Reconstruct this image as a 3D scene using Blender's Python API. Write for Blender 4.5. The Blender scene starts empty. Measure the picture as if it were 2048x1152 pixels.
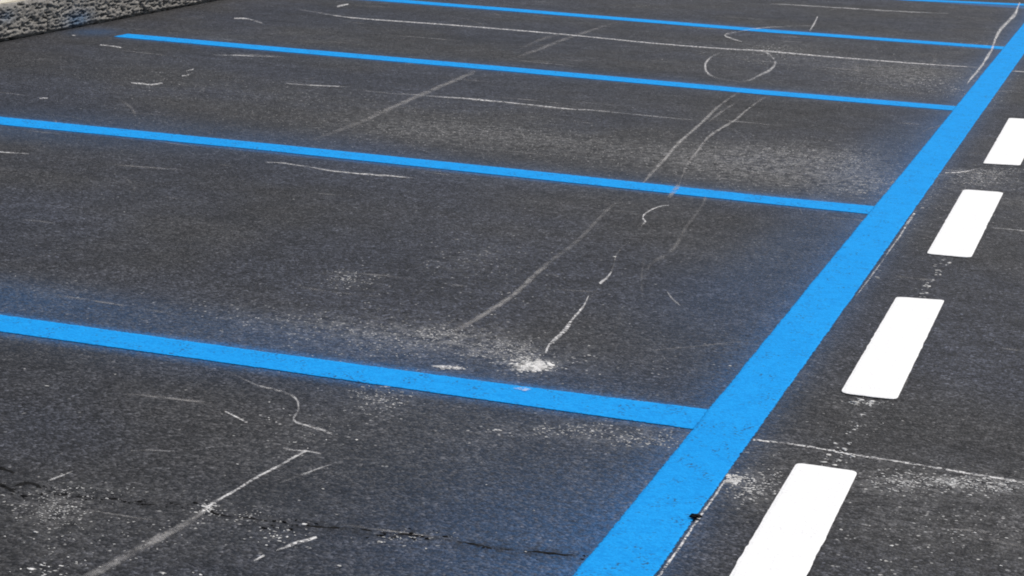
import bpy, bmesh, math, random
import numpy as np
from mathutils import Matrix, Vector, noise

# ------------------------------------------------------------------ camera, sky, sun, exposure
scene = bpy.context.scene
COL = scene.collection
CAM = dict(f=4028.439, pitch=1.325448, roll=0.043064, yaw=0.308997, loc=(0.87447, -4.12494, 1.32895))

cam_data = bpy.data.cameras.new('camera')
cam_data.sensor_fit = 'HORIZONTAL'
cam_data.sensor_width = 36.0
cam_data.lens = CAM['f'] / 2048.0 * 36.0
cam_data.clip_start = 0.05
cam_data.clip_end = 2000.0
cam = bpy.data.objects.new('camera', cam_data)
cam.matrix_world = (Matrix.Translation(CAM['loc']) @ Matrix.Rotation(CAM['yaw'], 4, 'Z')
                    @ Matrix.Rotation(CAM['pitch'], 4, 'X') @ Matrix.Rotation(CAM['roll'], 4, 'Z'))
COL.objects.link(cam)
scene.camera = cam

SUN_TO = Vector((0.42, 0.50, 0.95)).normalized()          # direction towards the sun
sun_el = math.asin(SUN_TO.z)
sun_az = math.atan2(SUN_TO.x, SUN_TO.y)                  # from +Y, clockwise
world = bpy.data.worlds.new('World')
scene.world = world
world.use_nodes = True
wn = world.node_tree
wn.nodes.clear()
wsky = wn.nodes.new('ShaderNodeTexSky')
wsky.sky_type = 'NISHITA'
wsky.sun_disc = False
wsky.sun_elevation = sun_el
wsky.sun_rotation = sun_az
wsky.dust_density = 2.5
wbg = wn.nodes.new('ShaderNodeBackground')
wbg.inputs['Strength'].default_value = 0.10
wout = wn.nodes.new('ShaderNodeOutputWorld')
wn.links.new(wsky.outputs[0], wbg.inputs[0])
wn.links.new(wbg.outputs[0], wout.inputs[0])

sl = bpy.data.lights.new('sun', 'SUN')
sl.energy = 3.6
sl.angle = math.radians(0.53)
sl.color = (1.0, 0.95, 0.88)
so = bpy.data.objects.new('sun', sl)
so.rotation_euler = SUN_TO.to_track_quat('Z', 'Y').to_euler()
so.location = (0, 0, 20)
COL.objects.link(so)

vs = scene.view_settings
vs.view_transform = 'Standard'
vs.look = 'None'
vs.exposure = 0.0
vs.gamma = 1.0
vs.use_curve_mapping = False
scene.cycles.filter_width = 1.9                          # a slightly soft lens

rng = random.Random(11)
nrng = np.random.default_rng(5)

# ------------------------------------------------------------------ helpers
def tag(o, label=None, cat=None, group=None, kind=None):
    if label: o['label'] = label
    if cat: o['category'] = cat
    if group: o['group'] = group
    if kind: o['kind'] = kind
    return o

def mesh_obj(name, verts, faces, mat, parent=None, attrs=None, smooth=False):
    me = bpy.data.meshes.new(name)
    me.from_pydata([tuple(map(float, v)) for v in verts], [], faces)
    for k, vals in (attrs or {}).items():
        a = me.attributes.new(k, 'FLOAT', 'POINT')
        a.data.foreach_set('value', np.asarray(vals, dtype=np.float32))
    if mat: me.materials.append(mat)
    if smooth:
        me.polygons.foreach_set('use_smooth', [True] * len(me.polygons))
    me.update()
    o = bpy.data.objects.new(name, me)
    COL.objects.link(o)
    if parent: o.parent = parent
    return o

def grid_obj(name, X, Y, Z, mat, attrs=None, smooth=True, parent=None):
    """X, Y, Z: 2-D arrays (rows, cols) -> one quad sheet."""
    r, c = X.shape
    me = bpy.data.meshes.new(name)
    n = r * c
    co = np.stack([X, Y, Z], -1).reshape(-1).astype(np.float32)
    idx = np.arange(n).reshape(r, c)
    q = np.stack([idx[:-1, :-1], idx[:-1, 1:], idx[1:, 1:], idx[1:, :-1]], -1).reshape(-1, 4)
    me.vertices.add(n)
    me.vertices.foreach_set('co', co)
    me.loops.add(q.size)
    me.polygons.add(len(q))
    me.loops.foreach_set('vertex_index', q.reshape(-1).astype(np.int32))
    me.polygons.foreach_set('loop_start', (np.arange(len(q)) * 4).astype(np.int32))
    me.update(calc_edges=True)
    if smooth:
        me.polygons.foreach_set('use_smooth', np.ones(len(q), dtype=bool))
    for k, vals in (attrs or {}).items():
        a = me.attributes.new(k, 'FLOAT', 'POINT')
        a.data.foreach_set('value', np.asarray(vals, dtype=np.float32).reshape(-1))
    me.materials.append(mat)
    o = bpy.data.objects.new(name, me)
    COL.objects.link(o)
    if parent: o.parent = parent
    return o

class NT:
    """small node-tree writer"""
    def __init__(self, name):
        self.m = bpy.data.materials.new(name)
        self.m.use_nodes = True
        self.t = self.m.node_tree
        self.t.nodes.clear()
        self.pos = self.n('ShaderNodeNewGeometry').outputs['Position']
    def n(self, kind, **kw):
        x = self.t.nodes.new(kind)
        for k, v in kw.items(): setattr(x, k, v)
        return x
    def put(self, sock, v):
        if hasattr(v, 'node'): self.t.links.new(v, sock)
        elif isinstance(v, (tuple, list)):
            sock.default_value = (*v, 1.0) if len(v) == 3 and len(sock.default_value) == 4 else v
        else: sock.default_value = v
    def math(self, op, a, b=0.0, c=None, clamp=False):
        x = self.n('ShaderNodeMath', operation=op, use_clamp=clamp)
        self.put(x.inputs[0], a); self.put(x.inputs[1], b)
        if c is not None: self.put(x.inputs[2], c)
        return x.outputs[0]
    def ramp(self, v, lo, hi, a=0.0, b=1.0, kind='SMOOTHSTEP'):
        x = self.n('ShaderNodeMapRange', interpolation_type=kind)
        x.clamp = True if kind == 'LINEAR' else x.clamp
        for s, w in zip(('Value', 'From Min', 'From Max', 'To Min', 'To Max'), (v, lo, hi, a, b)): self.put(x.inputs[s], w)
        return x.outputs['Result']
    def scaled(self, s, loc=(0, 0, 0), rot=0.0):
        x = self.n('ShaderNodeMapping')
        self.put(x.inputs['Vector'], self.pos)
        x.inputs['Scale'].default_value = s
        x.inputs['Location'].default_value = loc
        x.inputs['Rotation'].default_value = (0, 0, rot)
        return x.outputs[0]
    def noise(self, scale, detail=3.0, rough=0.55, vec=None, out='Fac'):
        x = self.n('ShaderNodeTexNoise')
        self.put(x.inputs['Vector'], vec if vec is not None else self.pos)
        self.put(x.inputs['Scale'], scale); self.put(x.inputs['Detail'], detail); self.put(x.inputs['Roughness'], rough)
        return x.outputs[out]
    def voro(self, scale, out='Color', feature='F1', vec=None):
        x = self.n('ShaderNodeTexVoronoi', feature=feature)
        self.put(x.inputs['Vector'], vec if vec is not None else self.pos)
        self.put(x.inputs['Scale'], scale)
        return x.outputs[out]
    def sep(self, col, i=0):
        x = self.n('ShaderNodeSeparateColor')
        self.put(x.inputs[0], col)
        return x.outputs[i]
    def mix(self, f, a, b, kind='MIX'):
        x = self.n('ShaderNodeMix', data_type='RGBA', blend_type=kind)
        self.put(x.inputs[0], f); self.put(x.inputs[6], a); self.put(x.inputs[7], b)
        return x.outputs[2]
    def grey(self, v):
        x = self.n('ShaderNodeCombineColor')
        for i in range(3): self.put(x.inputs[i], v)
        return x.outputs[0]
    def attr(self, name):
        return self.n('ShaderNodeAttribute', attribute_name=name).outputs['Fac']
    def bump(self, h, strength=0.5, dist=0.004, normal=None):
        x = self.n('ShaderNodeBump')
        self.put(x.inputs['Height'], h); self.put(x.inputs['Strength'], strength); self.put(x.inputs['Distance'], dist)
        if normal is not None: self.put(x.inputs['Normal'], normal)
        return x.outputs[0]
    def finish(self, col, rough=0.8, spec=0.3, normal=None, alpha=None):
        b = self.n('ShaderNodeBsdfPrincipled')
        self.put(b.inputs['Base Color'], col); self.put(b.inputs['Roughness'], rough)
        self.put(b.inputs['Specular IOR Level'], spec)
        if normal is not None: self.put(b.inputs['Normal'], normal)
        if alpha is not None: self.put(b.inputs['Alpha'], alpha)
        o = self.n('ShaderNodeOutputMaterial')
        self.t.links.new(b.outputs[0], o.inputs[0])
        return self.m

# ------------------------------------------------------------------ measured layout (metres; X across the road, Y along it)
MARKS = [
  ('chalk_line', 'long thin white chalk line across the bays between the third and fourth blue bay lines', 'chalk mark', 2.2, [[-3.9629,6.6979,-3.9427,6.6508,0.15],[-3.9472,6.6907,-3.9271,6.6436,0.1786],[-3.9261,6.6809,-3.9061,6.634,0.2071],[-3.9011,6.6694,-3.8812,6.6226,0.2357],[-3.8734,6.6566,-3.8538,6.6099,0.2643],[-3.8445,6.6433,-3.825,6.5967,0.2929],[-3.8157,6.6299,-3.7963,6.5835,0.3214],[-3.7882,6.6171,-3.7689,6.5708,0.35],[-3.7652,6.6065,-3.7455,6.5586,0.3812],[-3.742,6.5948,-3.7218,6.5454,0.4125],[-3.7186,6.5826,-3.6978,6.5316,0.4437],[-3.6948,6.5704,-3.6734,6.5178,0.475],[-3.6708,6.5588,-3.6487,6.5046,0.5062],[-3.6464,6.5484,-3.6237,6.4926,0.5375],[-3.6217,6.5397,-3.5983,6.4823,0.5687],[-3.5966,6.5332,-3.5726,6.4741,0.6],[-3.5785,6.5293,-3.5545,6.4703,0.6091],[-3.5612,6.5264,-3.5373,6.4674,0.6182],[-3.5444,6.5243,-3.5205,6.4653,0.6273],[-3.5276,6.523,-3.5038,6.464,0.6364],[-3.5105,6.5223,-3.4867,6.4634,0.6455],[-3.4926,6.5221,-3.4689,6.4632,0.6545],[-3.4737,6.5224,-3.4501,6.4636,0.6636],[-3.4532,6.523,-3.4297,6.4642,0.6727],[-3.4309,6.5239,-3.4075,6.4651,0.6818],[-3.4063,6.525,-3.383,6.4662,0.6909],[-3.379,6.5261,-3.3559,6.4673,0.7],[-3.3554,6.5272,-3.3325,6.4685,0.7143],[-3.3299,6.5288,-3.3071,6.4701,0.7286],[-3.3027,6.5307,-3.2801,6.472,0.7429],[-3.2742,6.533,-3.2517,6.4743,0.7571],[-3.2444,6.5355,-3.2221,6.4769,0.7714],[-3.2138,6.5382,-3.1917,6.4796,0.7857],[-3.1826,6.541,-3.1606,6.4824,0.8],[-3.1509,6.5438,-3.1292,6.4852,0.8143],[-3.1192,6.5465,-3.0976,6.488,0.8286],[-3.0876,6.5491,-3.0662,6.4906,0.8429],[-3.0564,6.5515,-3.0352,6.493,0.8571],[-3.0259,6.5537,-3.0048,6.4952,0.8714],[-2.9962,6.5554,-2.9754,6.497,0.8857],[-2.9678,6.5568,-2.9471,6.4984,0.9],[-2.9402,6.5578,-2.9197,6.4995,0.9],[-2.913,6.5585,-2.8927,6.5005,0.9],[-2.8862,6.5591,-2.8661,6.5013,0.9],[-2.8597,6.5595,-2.8399,6.5019,0.9],[-2.8334,6.5598,-2.8138,6.5023,0.9],[-2.8074,6.5599,-2.788,6.5026,0.9],[-2.7816,6.5599,-2.7624,6.5028,0.9],[-2.7558,6.5597,-2.7368,6.5029,0.9],[-2.7301,6.5595,-2.7113,6.5028,0.9],[-2.7043,6.5591,-2.6857,6.5027,0.9],[-2.6785,6.5587,-2.6601,6.5024,0.9],[-2.6526,6.5582,-2.6344,6.5021,0.9],[-2.6265,6.5576,-2.6085,6.5017,0.9],[-2.6002,6.557,-2.5824,6.5013,0.9],[-2.574,6.5563,-2.5564,6.5009,0.8964],[-2.548,6.5557,-2.5306,6.5004,0.8929],[-2.5222,6.5551,-2.5049,6.5,0.8893],[-2.4965,6.5544,-2.4794,6.4995,0.8857],[-2.4708,6.5536,-2.454,6.499,0.8821],[-2.4451,6.5527,-2.4284,6.4983,0.8786],[-2.4192,6.5517,-2.4028,6.4975,0.875],[-2.3932,6.5506,-2.3769,6.4966,0.8714],[-2.3669,6.5492,-2.3508,6.4954,0.8679],[-2.3402,6.5477,-2.3243,6.494,0.8643],[-2.3131,6.5458,-2.2974,6.4924,0.8607],[-2.2854,6.5438,-2.27,6.4906,0.8571],[-2.2572,6.5414,-2.242,6.4884,0.8536],[-2.2284,6.5386,-2.2133,6.4859,0.85],[-2.1987,6.5354,-2.1838,6.4827,0.8536],[-2.1681,6.5315,-2.1535,6.4789,0.8571],[-2.1369,6.5271,-2.1224,6.4745,0.8607],[-2.105,6.5222,-2.0907,6.4698,0.8643],[-2.0727,6.517,-2.0586,6.4647,0.8679],[-2.0402,6.5116,-2.0262,6.4594,0.8714],[-2.0075,6.5062,-1.9937,6.4541,0.875],[-1.9748,6.5009,-1.9611,6.4489,0.8786],[-1.9422,6.4958,-1.9287,6.4438,0.8821],[-1.9099,6.491,-1.8966,6.4391,0.8857],[-1.8781,6.4866,-1.8649,6.4349,0.8893],[-1.8468,6.4829,-1.8337,6.4312,0.8929],[-1.8161,6.4798,-1.8032,6.4281,0.8964],[-1.7863,6.4775,-1.7735,6.4259,0.9],[-1.7567,6.4759,-1.7441,6.4244,0.9],[-1.727,6.4748,-1.7146,6.4233,0.9],[-1.6973,6.4741,-1.685,6.4227,0.9],[-1.6676,6.4738,-1.6555,6.4225,0.9],[-1.6382,6.474,-1.6261,6.4226,0.9],[-1.609,6.4744,-1.5971,6.4231,0.9],[-1.5803,6.4752,-1.5685,6.4239,0.9],[-1.5521,6.4762,-1.5405,6.4249,0.9],[-1.5246,6.4774,-1.5131,6.4262,0.9],[-1.4979,6.4789,-1.4865,6.4277,0.9],[-1.472,6.4805,-1.4608,6.4293,0.9],[-1.4472,6.4822,-1.4361,6.431,0.9],[-1.4235,6.484,-1.4125,6.4329,0.9],[-1.4011,6.4858,-1.3901,6.4347,0.9],[-1.3804,6.4887,-1.3693,6.4363,0.9],[-1.3615,6.492,-1.3502,6.4385,0.9],[-1.344,6.4959,-1.3325,6.4411,0.9],[-1.3278,6.5001,-1.3161,6.4441,0.9],[-1.3125,6.5046,-1.3006,6.4474,0.9],[-1.2979,6.5092,-1.2858,6.4508,0.9],[-1.2837,6.5138,-1.2715,6.4542,0.9],[-1.2697,6.5184,-1.2573,6.4575,0.9],[-1.2556,6.5229,-1.2431,6.4607,0.9],[-1.2412,6.527,-1.2285,6.4636,0.9],[-1.2262,6.5308,-1.2133,6.4661,0.9],[-1.2103,6.534,-1.1973,6.4682,0.9],[-1.1933,6.5367,-1.1803,6.4696,0.9],[-1.1749,6.5386,-1.1618,6.4704,0.9],[-1.1551,6.5389,-1.1423,6.4713,0.9036],[-1.1345,6.5386,-1.1219,6.4716,0.9071],[-1.1131,6.5376,-1.1008,6.4713,0.9107],[-1.091,6.5363,-1.0791,6.4706,0.9143],[-1.0686,6.5345,-1.0568,6.4695,0.9179],[-1.0457,6.5325,-1.0343,6.4681,0.9214],[-1.0227,6.5303,-1.0115,6.4666,0.925],[-0.9996,6.5279,-0.9886,6.4649,0.9286],[-0.9765,6.5256,-0.9658,6.4633,0.9321],[-0.9537,6.5233,-0.9432,6.4617,0.9357],[-0.9312,6.5212,-0.9209,6.4602,0.9393],[-0.9091,6.5194,-0.8991,6.4591,0.9429],[-0.8876,6.5179,-0.8778,6.4582,0.9464],[-0.8668,6.5168,-0.8572,6.4578,0.95],[-0.8467,6.5161,-0.8373,6.4576,0.9464],[-0.8272,6.5156,-0.8179,6.4575,0.9429],[-0.8082,6.5152,-0.7991,6.4576,0.9393],[-0.7895,6.5148,-0.7806,6.4577,0.9357],[-0.7711,6.5146,-0.7624,6.458,0.9321],[-0.7529,6.5145,-0.7443,6.4584,0.9286],[-0.7348,6.5145,-0.7264,6.4588,0.925],[-0.7167,6.5146,-0.7084,6.4594,0.9214],[-0.6984,6.5147,-0.6903,6.46,0.9179],[-0.68,6.5149,-0.672,6.4606,0.9143],[-0.6612,6.5152,-0.6534,6.4614,0.9107],[-0.6421,6.5155,-0.6344,6.4622,0.9071],[-0.6224,6.5159,-0.6149,6.463,0.9036],[-0.6022,6.5163,-0.5948,6.4639,0.9],[-0.5812,6.5169,-0.574,6.4647,0.8857],[-0.5596,6.5175,-0.5525,6.4654,0.8714],[-0.5374,6.5181,-0.5305,6.4662,0.8571],[-0.5148,6.5188,-0.508,6.4671,0.8429],[-0.4919,6.5195,-0.4852,6.468,0.8286],[-0.4688,6.5203,-0.4622,6.469,0.8143],[-0.4456,6.5212,-0.4392,6.47,0.8],[-0.4225,6.5222,-0.4162,6.4712,0.7857],[-0.3995,6.5233,-0.3933,6.4725,0.7714],[-0.3768,6.5245,-0.3708,6.4738,0.7571],[-0.3546,6.5258,-0.3487,6.4754,0.7429],[-0.3329,6.5273,-0.3271,6.477,0.7286],[-0.3118,6.529,-0.3061,6.4789,0.7143],[-0.2915,6.5308,-0.2859,6.4809,0.7],[-0.2713,6.5328,-0.2658,6.4834,0.6714],[-0.2507,6.5351,-0.2454,6.4863,0.6429],[-0.2298,6.5377,-0.2246,6.4896,0.6143],[-0.2089,6.5406,-0.2039,6.493,0.5857],[-0.1882,6.5437,-0.1834,6.4967,0.5571],[-0.1679,6.5469,-0.1632,6.5005,0.5286],[-0.1482,6.5501,-0.1436,6.5043,0.5],[-0.1292,6.5532,-0.1248,6.508,0.4714],[-0.1113,6.5563,-0.107,6.5117,0.4429],[-0.0945,6.5591,-0.0903,6.5151,0.4143],[-0.0792,6.5617,-0.0751,6.5183,0.3857],[-0.0655,6.564,-0.0615,6.5212,0.3571],[-0.0535,6.5659,-0.0497,6.5237,0.3286],[-0.0436,6.5673,-0.0399,6.5257,0.3]]),
  ('chalk_line', 'faint thin white chalk line fading out above the second blue bay line', 'chalk mark', 2.3, [[-2.2755,4.0194,-2.2654,3.9926,0.15],[-2.2669,4.02,-2.2566,3.9925,0.1818],[-2.2559,4.0206,-2.2454,3.9925,0.2136],[-2.2428,4.0212,-2.2321,3.9926,0.2455],[-2.2281,4.0219,-2.2172,3.9926,0.2773],[-2.2122,4.0226,-2.2012,3.9927,0.3091],[-2.1956,4.0234,-2.1844,3.9929,0.3409],[-2.1787,4.0243,-2.1673,3.9932,0.3727],[-2.1619,4.0253,-2.1504,3.9936,0.4045],[-2.1456,4.0264,-2.1339,3.9942,0.4364],[-2.1303,4.0277,-2.1185,3.9948,0.4682],[-2.1164,4.0291,-2.1044,3.9957,0.5],[-2.102,4.0311,-2.0897,3.997,0.51],[-2.0876,4.0334,-2.0752,3.9986,0.52],[-2.0734,4.036,-2.0608,4.0006,0.53],[-2.0595,4.0389,-2.0467,4.0027,0.54],[-2.0459,4.0417,-2.033,4.005,0.55],[-2.0328,4.0446,-2.0196,4.0071,0.56],[-2.0202,4.0472,-2.0069,4.0091,0.57],[-2.0083,4.0496,-1.9948,4.0108,0.58],[-1.997,4.0516,-1.9834,4.0122,0.59],[-1.9866,4.0532,-1.9729,4.013,0.6],[-1.9704,4.0554,-1.9559,4.0126,0.66],[-1.9588,4.0562,-1.9436,4.0108,0.72],[-1.9485,4.0563,-1.9325,4.0082,0.78],[-1.9364,4.0563,-1.9195,4.0056,0.84],[-1.9189,4.0568,-1.9012,4.0034,0.9],[-1.907,4.0556,-1.8901,4.0043,0.87],[-1.8939,4.0546,-1.8777,4.0053,0.84],[-1.8798,4.0536,-1.8643,4.0063,0.81],[-1.8649,4.0527,-1.8501,4.0074,0.78],[-1.8493,4.0517,-1.8353,4.0085,0.75],[-1.8333,4.0507,-1.82,4.0095,0.72],[-1.8172,4.0497,-1.8046,4.0104,0.69],[-1.801,4.0485,-1.7891,4.0112,0.66],[-1.785,4.0471,-1.7739,4.0119,0.63],[-1.7695,4.0456,-1.7591,4.0124,0.6],[-1.7558,4.0449,-1.7455,4.0117,0.6091],[-1.7419,4.044,-1.7316,4.0108,0.6182],[-1.7279,4.0429,-1.7177,4.0098,0.6273],[-1.7138,4.0418,-1.7036,4.0087,0.6364],[-1.6996,4.0405,-1.6895,4.0075,0.6455],[-1.6855,4.0392,-1.6755,4.0062,0.6545],[-1.6714,4.038,-1.6615,4.005,0.6636],[-1.6575,4.0367,-1.6476,4.0038,0.6727],[-1.6438,4.0356,-1.634,4.0026,0.6818],[-1.6303,4.0345,-1.6205,4.0016,0.6909],[-1.6171,4.0336,-1.6073,4.0007,0.7],[-1.6026,4.0327,-1.5929,3.9998,0.705],[-1.588,4.0316,-1.5784,3.9988,0.71],[-1.5735,4.0305,-1.5639,3.9977,0.715],[-1.5591,4.0295,-1.5496,3.9967,0.72],[-1.5449,4.0285,-1.5355,3.9957,0.725],[-1.5311,4.0278,-1.5217,3.995,0.73],[-1.5177,4.0272,-1.5084,3.9945,0.735],[-1.505,4.027,-1.4957,3.9943,0.74],[-1.4929,4.0271,-1.4836,3.9944,0.745],[-1.4817,4.0277,-1.4724,3.995,0.75],[-1.4683,4.0302,-1.4588,3.9975,0.6917],[-1.4609,4.0344,-1.4513,4.0018,0.6333],[-1.4549,4.0394,-1.4453,4.0067,0.575],[-1.4456,4.0443,-1.4363,4.0115,0.5167],[-1.4287,4.0481,-1.4196,4.0153,0.4583],[-1.3996,4.0499,-1.3907,4.0171,0.4],[-1.3819,4.0497,-1.3732,4.0174,0.3929],[-1.3607,4.049,-1.3522,4.0172,0.3857],[-1.3366,4.0479,-1.3284,4.0166,0.3786],[-1.3102,4.0465,-1.3022,4.0157,0.3714],[-1.2821,4.0449,-1.2743,4.0146,0.3643],[-1.2529,4.0431,-1.2453,4.0133,0.3571],[-1.223,4.0412,-1.2157,4.0119,0.35],[-1.1932,4.0393,-1.1862,4.0105,0.3429],[-1.164,4.0374,-1.1572,4.0091,0.3357],[-1.1359,4.0356,-1.1293,4.0078,0.3286],[-1.1095,4.034,-1.1031,4.0067,0.3214],[-1.0853,4.0326,-1.0791,4.0058,0.3143],[-1.0639,4.0316,-1.0578,4.0053,0.3071],[-1.0459,4.0309,-1.0399,4.005,0.3],[-1.0204,4.0308,-1.0145,4.005,0.275],[-1.0,4.0314,-0.9942,4.0056,0.25],[-0.984,4.0325,-0.9782,4.0067,0.225],[-0.9715,4.0339,-0.9657,4.0081,0.2],[-0.9618,4.0354,-0.956,4.0096,0.175],[-0.9539,4.0369,-0.9481,4.0111,0.15],[-0.9471,4.0381,-0.9414,4.0123,0.125],[-0.9406,4.0389,-0.9349,4.0131,0.1]]),
  ('chalk_line', 'crisp white chalk line running right from the long blue line above the nearest dash', 'chalk mark', 2.4, [[0.1348,-0.0796,0.1371,-0.0932,0.9],[0.1389,-0.0793,0.1412,-0.0928,0.8964],[0.1439,-0.0788,0.1462,-0.0924,0.8929],[0.1496,-0.0782,0.1519,-0.0918,0.8893],[0.1561,-0.0776,0.1584,-0.0911,0.8857],[0.1631,-0.0769,0.1654,-0.0904,0.8821],[0.1707,-0.0761,0.1729,-0.0897,0.8786],[0.1785,-0.0754,0.1807,-0.0889,0.875],[0.1866,-0.0747,0.1888,-0.0882,0.8714],[0.1949,-0.074,0.197,-0.0876,0.8679],[0.2032,-0.0735,0.2053,-0.087,0.8643],[0.2114,-0.073,0.2134,-0.0865,0.8607],[0.2194,-0.0727,0.2214,-0.0862,0.8571],[0.2271,-0.0726,0.229,-0.0861,0.8536],[0.2344,-0.0726,0.2363,-0.0861,0.85],[0.2415,-0.0729,0.2433,-0.0864,0.8607],[0.2487,-0.0733,0.2504,-0.0869,0.8714],[0.2559,-0.074,0.2576,-0.0876,0.8821],[0.2631,-0.0747,0.2648,-0.0884,0.8929],[0.2704,-0.0756,0.272,-0.0893,0.9036],[0.2776,-0.0766,0.2792,-0.0903,0.9143],[0.2848,-0.0776,0.2863,-0.0913,0.925],[0.2919,-0.0786,0.2934,-0.0924,0.9357],[0.2989,-0.0797,0.3004,-0.0935,0.9464],[0.3057,-0.0807,0.3073,-0.0946,0.9571],[0.3125,-0.0817,0.314,-0.0955,0.9679],[0.3191,-0.0825,0.3206,-0.0964,0.9786],[0.3254,-0.0833,0.327,-0.0972,0.9893],[0.3316,-0.0839,0.3332,-0.0979,1.0],[0.3391,-0.0846,0.3406,-0.0985,0.9864],[0.3461,-0.0851,0.3476,-0.099,0.9727],[0.3528,-0.0856,0.3543,-0.0994,0.9591],[0.3593,-0.086,0.3607,-0.0998,0.9455],[0.3655,-0.0864,0.367,-0.1,0.9318],[0.3717,-0.0867,0.3732,-0.1003,0.9182],[0.378,-0.087,0.3794,-0.1005,0.9045],[0.3844,-0.0873,0.3858,-0.1007,0.8909],[0.391,-0.0876,0.3924,-0.101,0.8773],[0.398,-0.0879,0.3993,-0.1013,0.8636],[0.4053,-0.0883,0.4066,-0.1016,0.85],[0.4113,-0.0887,0.4126,-0.1019,0.8464],[0.4175,-0.0889,0.4187,-0.1022,0.8429],[0.4237,-0.0892,0.4249,-0.1024,0.8393],[0.43,-0.0895,0.4312,-0.1027,0.8357],[0.4364,-0.0897,0.4376,-0.1029,0.8321],[0.4429,-0.09,0.4441,-0.1032,0.8286],[0.4495,-0.0902,0.4507,-0.1034,0.825],[0.4563,-0.0905,0.4574,-0.1037,0.8214],[0.4631,-0.0909,0.4642,-0.104,0.8179],[0.47,-0.0912,0.4711,-0.1044,0.8143],[0.477,-0.0916,0.4781,-0.1048,0.8107],[0.4842,-0.092,0.4852,-0.1052,0.8071],[0.4914,-0.0925,0.4924,-0.1057,0.8036],[0.4987,-0.0931,0.4997,-0.1062,0.8],[0.5062,-0.0937,0.5072,-0.1069,0.8071],[0.514,-0.0944,0.5149,-0.1077,0.8143],[0.5219,-0.0951,0.5228,-0.1085,0.8214],[0.53,-0.0959,0.5308,-0.1094,0.8286],[0.5382,-0.0967,0.539,-0.1104,0.8357],[0.5465,-0.0976,0.5473,-0.1114,0.8429],[0.5548,-0.0985,0.5556,-0.1124,0.85],[0.5631,-0.0994,0.5639,-0.1134,0.8571],[0.5714,-0.1003,0.5722,-0.1144,0.8643],[0.5797,-0.1012,0.5804,-0.1153,0.8714],[0.5879,-0.102,0.5886,-0.1162,0.8786],[0.5959,-0.1028,0.5966,-0.1171,0.8857],[0.6038,-0.1035,0.6045,-0.1179,0.8929],[0.6115,-0.1041,0.6122,-0.1187,0.9],[0.6193,-0.1047,0.6199,-0.1193,0.8929],[0.6274,-0.1054,0.628,-0.1199,0.8857],[0.6356,-0.106,0.6362,-0.1205,0.8786],[0.644,-0.1065,0.6446,-0.1211,0.8714],[0.6524,-0.1071,0.6529,-0.1216,0.8643],[0.6606,-0.1076,0.6612,-0.1221,0.8571],[0.6687,-0.1081,0.6692,-0.1226,0.85],[0.6765,-0.1085,0.677,-0.123,0.8429],[0.6839,-0.109,0.6844,-0.1234,0.8357],[0.6908,-0.1094,0.6913,-0.1238,0.8286],[0.6972,-0.1097,0.6976,-0.1242,0.8214],[0.7028,-0.11,0.7032,-0.1245,0.8143],[0.7077,-0.1103,0.7081,-0.1248,0.8071],[0.7117,-0.1106,0.7121,-0.125,0.8]]),
  ('chalk_line', 'very faint thin chalk line at the top between the fourth and fifth bay lines', 'chalk mark', 2.5, [[-1.6302,9.0134,-1.6176,8.9494,0.1],[-1.6232,9.0192,-1.6103,8.9539,0.16],[-1.6162,9.0269,-1.6031,8.9603,0.22],[-1.6035,9.0361,-1.5904,8.9681,0.28],[-1.5796,9.0461,-1.5665,8.9766,0.34],[-1.5387,9.0561,-1.5256,8.9853,0.4],[-1.5186,9.0597,-1.5055,8.9884,0.4071],[-1.4951,9.0634,-1.4821,8.9917,0.4143],[-1.4686,9.0673,-1.4557,8.9951,0.4214],[-1.4398,9.0712,-1.4269,8.9986,0.4286],[-1.4089,9.0753,-1.3962,9.0022,0.4357],[-1.3766,9.0793,-1.364,9.0059,0.4429],[-1.3432,9.0835,-1.3307,9.0095,0.45],[-1.3093,9.0876,-1.2969,9.0132,0.4571],[-1.2754,9.0917,-1.2631,9.0169,0.4643],[-1.2417,9.0958,-1.2296,9.0206,0.4714],[-1.209,9.0999,-1.1969,9.0242,0.4786],[-1.1775,9.1038,-1.1655,9.0277,0.4857],[-1.1477,9.1077,-1.1359,9.0311,0.4929],[-1.1202,9.1115,-1.1084,9.0344,0.5],[-1.0944,9.1147,-1.0828,9.0377,0.4964],[-1.0694,9.1177,-1.0579,9.0406,0.4929],[-1.0452,9.1204,-1.0339,9.0433,0.4893],[-1.0216,9.1229,-1.0104,9.0459,0.4857],[-0.9987,9.1253,-0.9876,9.0483,0.4821],[-0.9762,9.1278,-0.9652,9.0508,0.4786],[-0.954,9.1303,-0.9432,9.0533,0.475],[-0.9322,9.1329,-0.9215,9.0559,0.4714],[-0.9106,9.1358,-0.9,9.0588,0.4679],[-0.889,9.1389,-0.8786,9.062,0.4643],[-0.8675,9.1425,-0.8571,9.0655,0.4607],[-0.8458,9.1464,-0.8356,9.0695,0.4571],[-0.824,9.151,-0.8138,9.074,0.4536],[-0.8018,9.1561,-0.7918,9.0791,0.45],[-0.7787,9.1617,-0.7689,9.0856,0.425],[-0.7545,9.1683,-0.7449,9.0931,0.4],[-0.7294,9.1758,-0.7201,9.1014,0.375],[-0.7038,9.1838,-0.6948,9.1104,0.35],[-0.6781,9.1924,-0.6693,9.1198,0.325],[-0.6525,9.2012,-0.6439,9.1295,0.3],[-0.6274,9.2101,-0.619,9.1392,0.275],[-0.603,9.2189,-0.5949,9.1489,0.25],[-0.5798,9.2273,-0.5719,9.1582,0.225],[-0.5581,9.2353,-0.5504,9.1671,0.2],[-0.5382,9.2426,-0.5307,9.1753,0.175],[-0.5204,9.2491,-0.5131,9.1826,0.15],[-0.505,9.2544,-0.4979,9.1888,0.125],[-0.4924,9.2585,-0.4854,9.1938,0.1]]),
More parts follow.
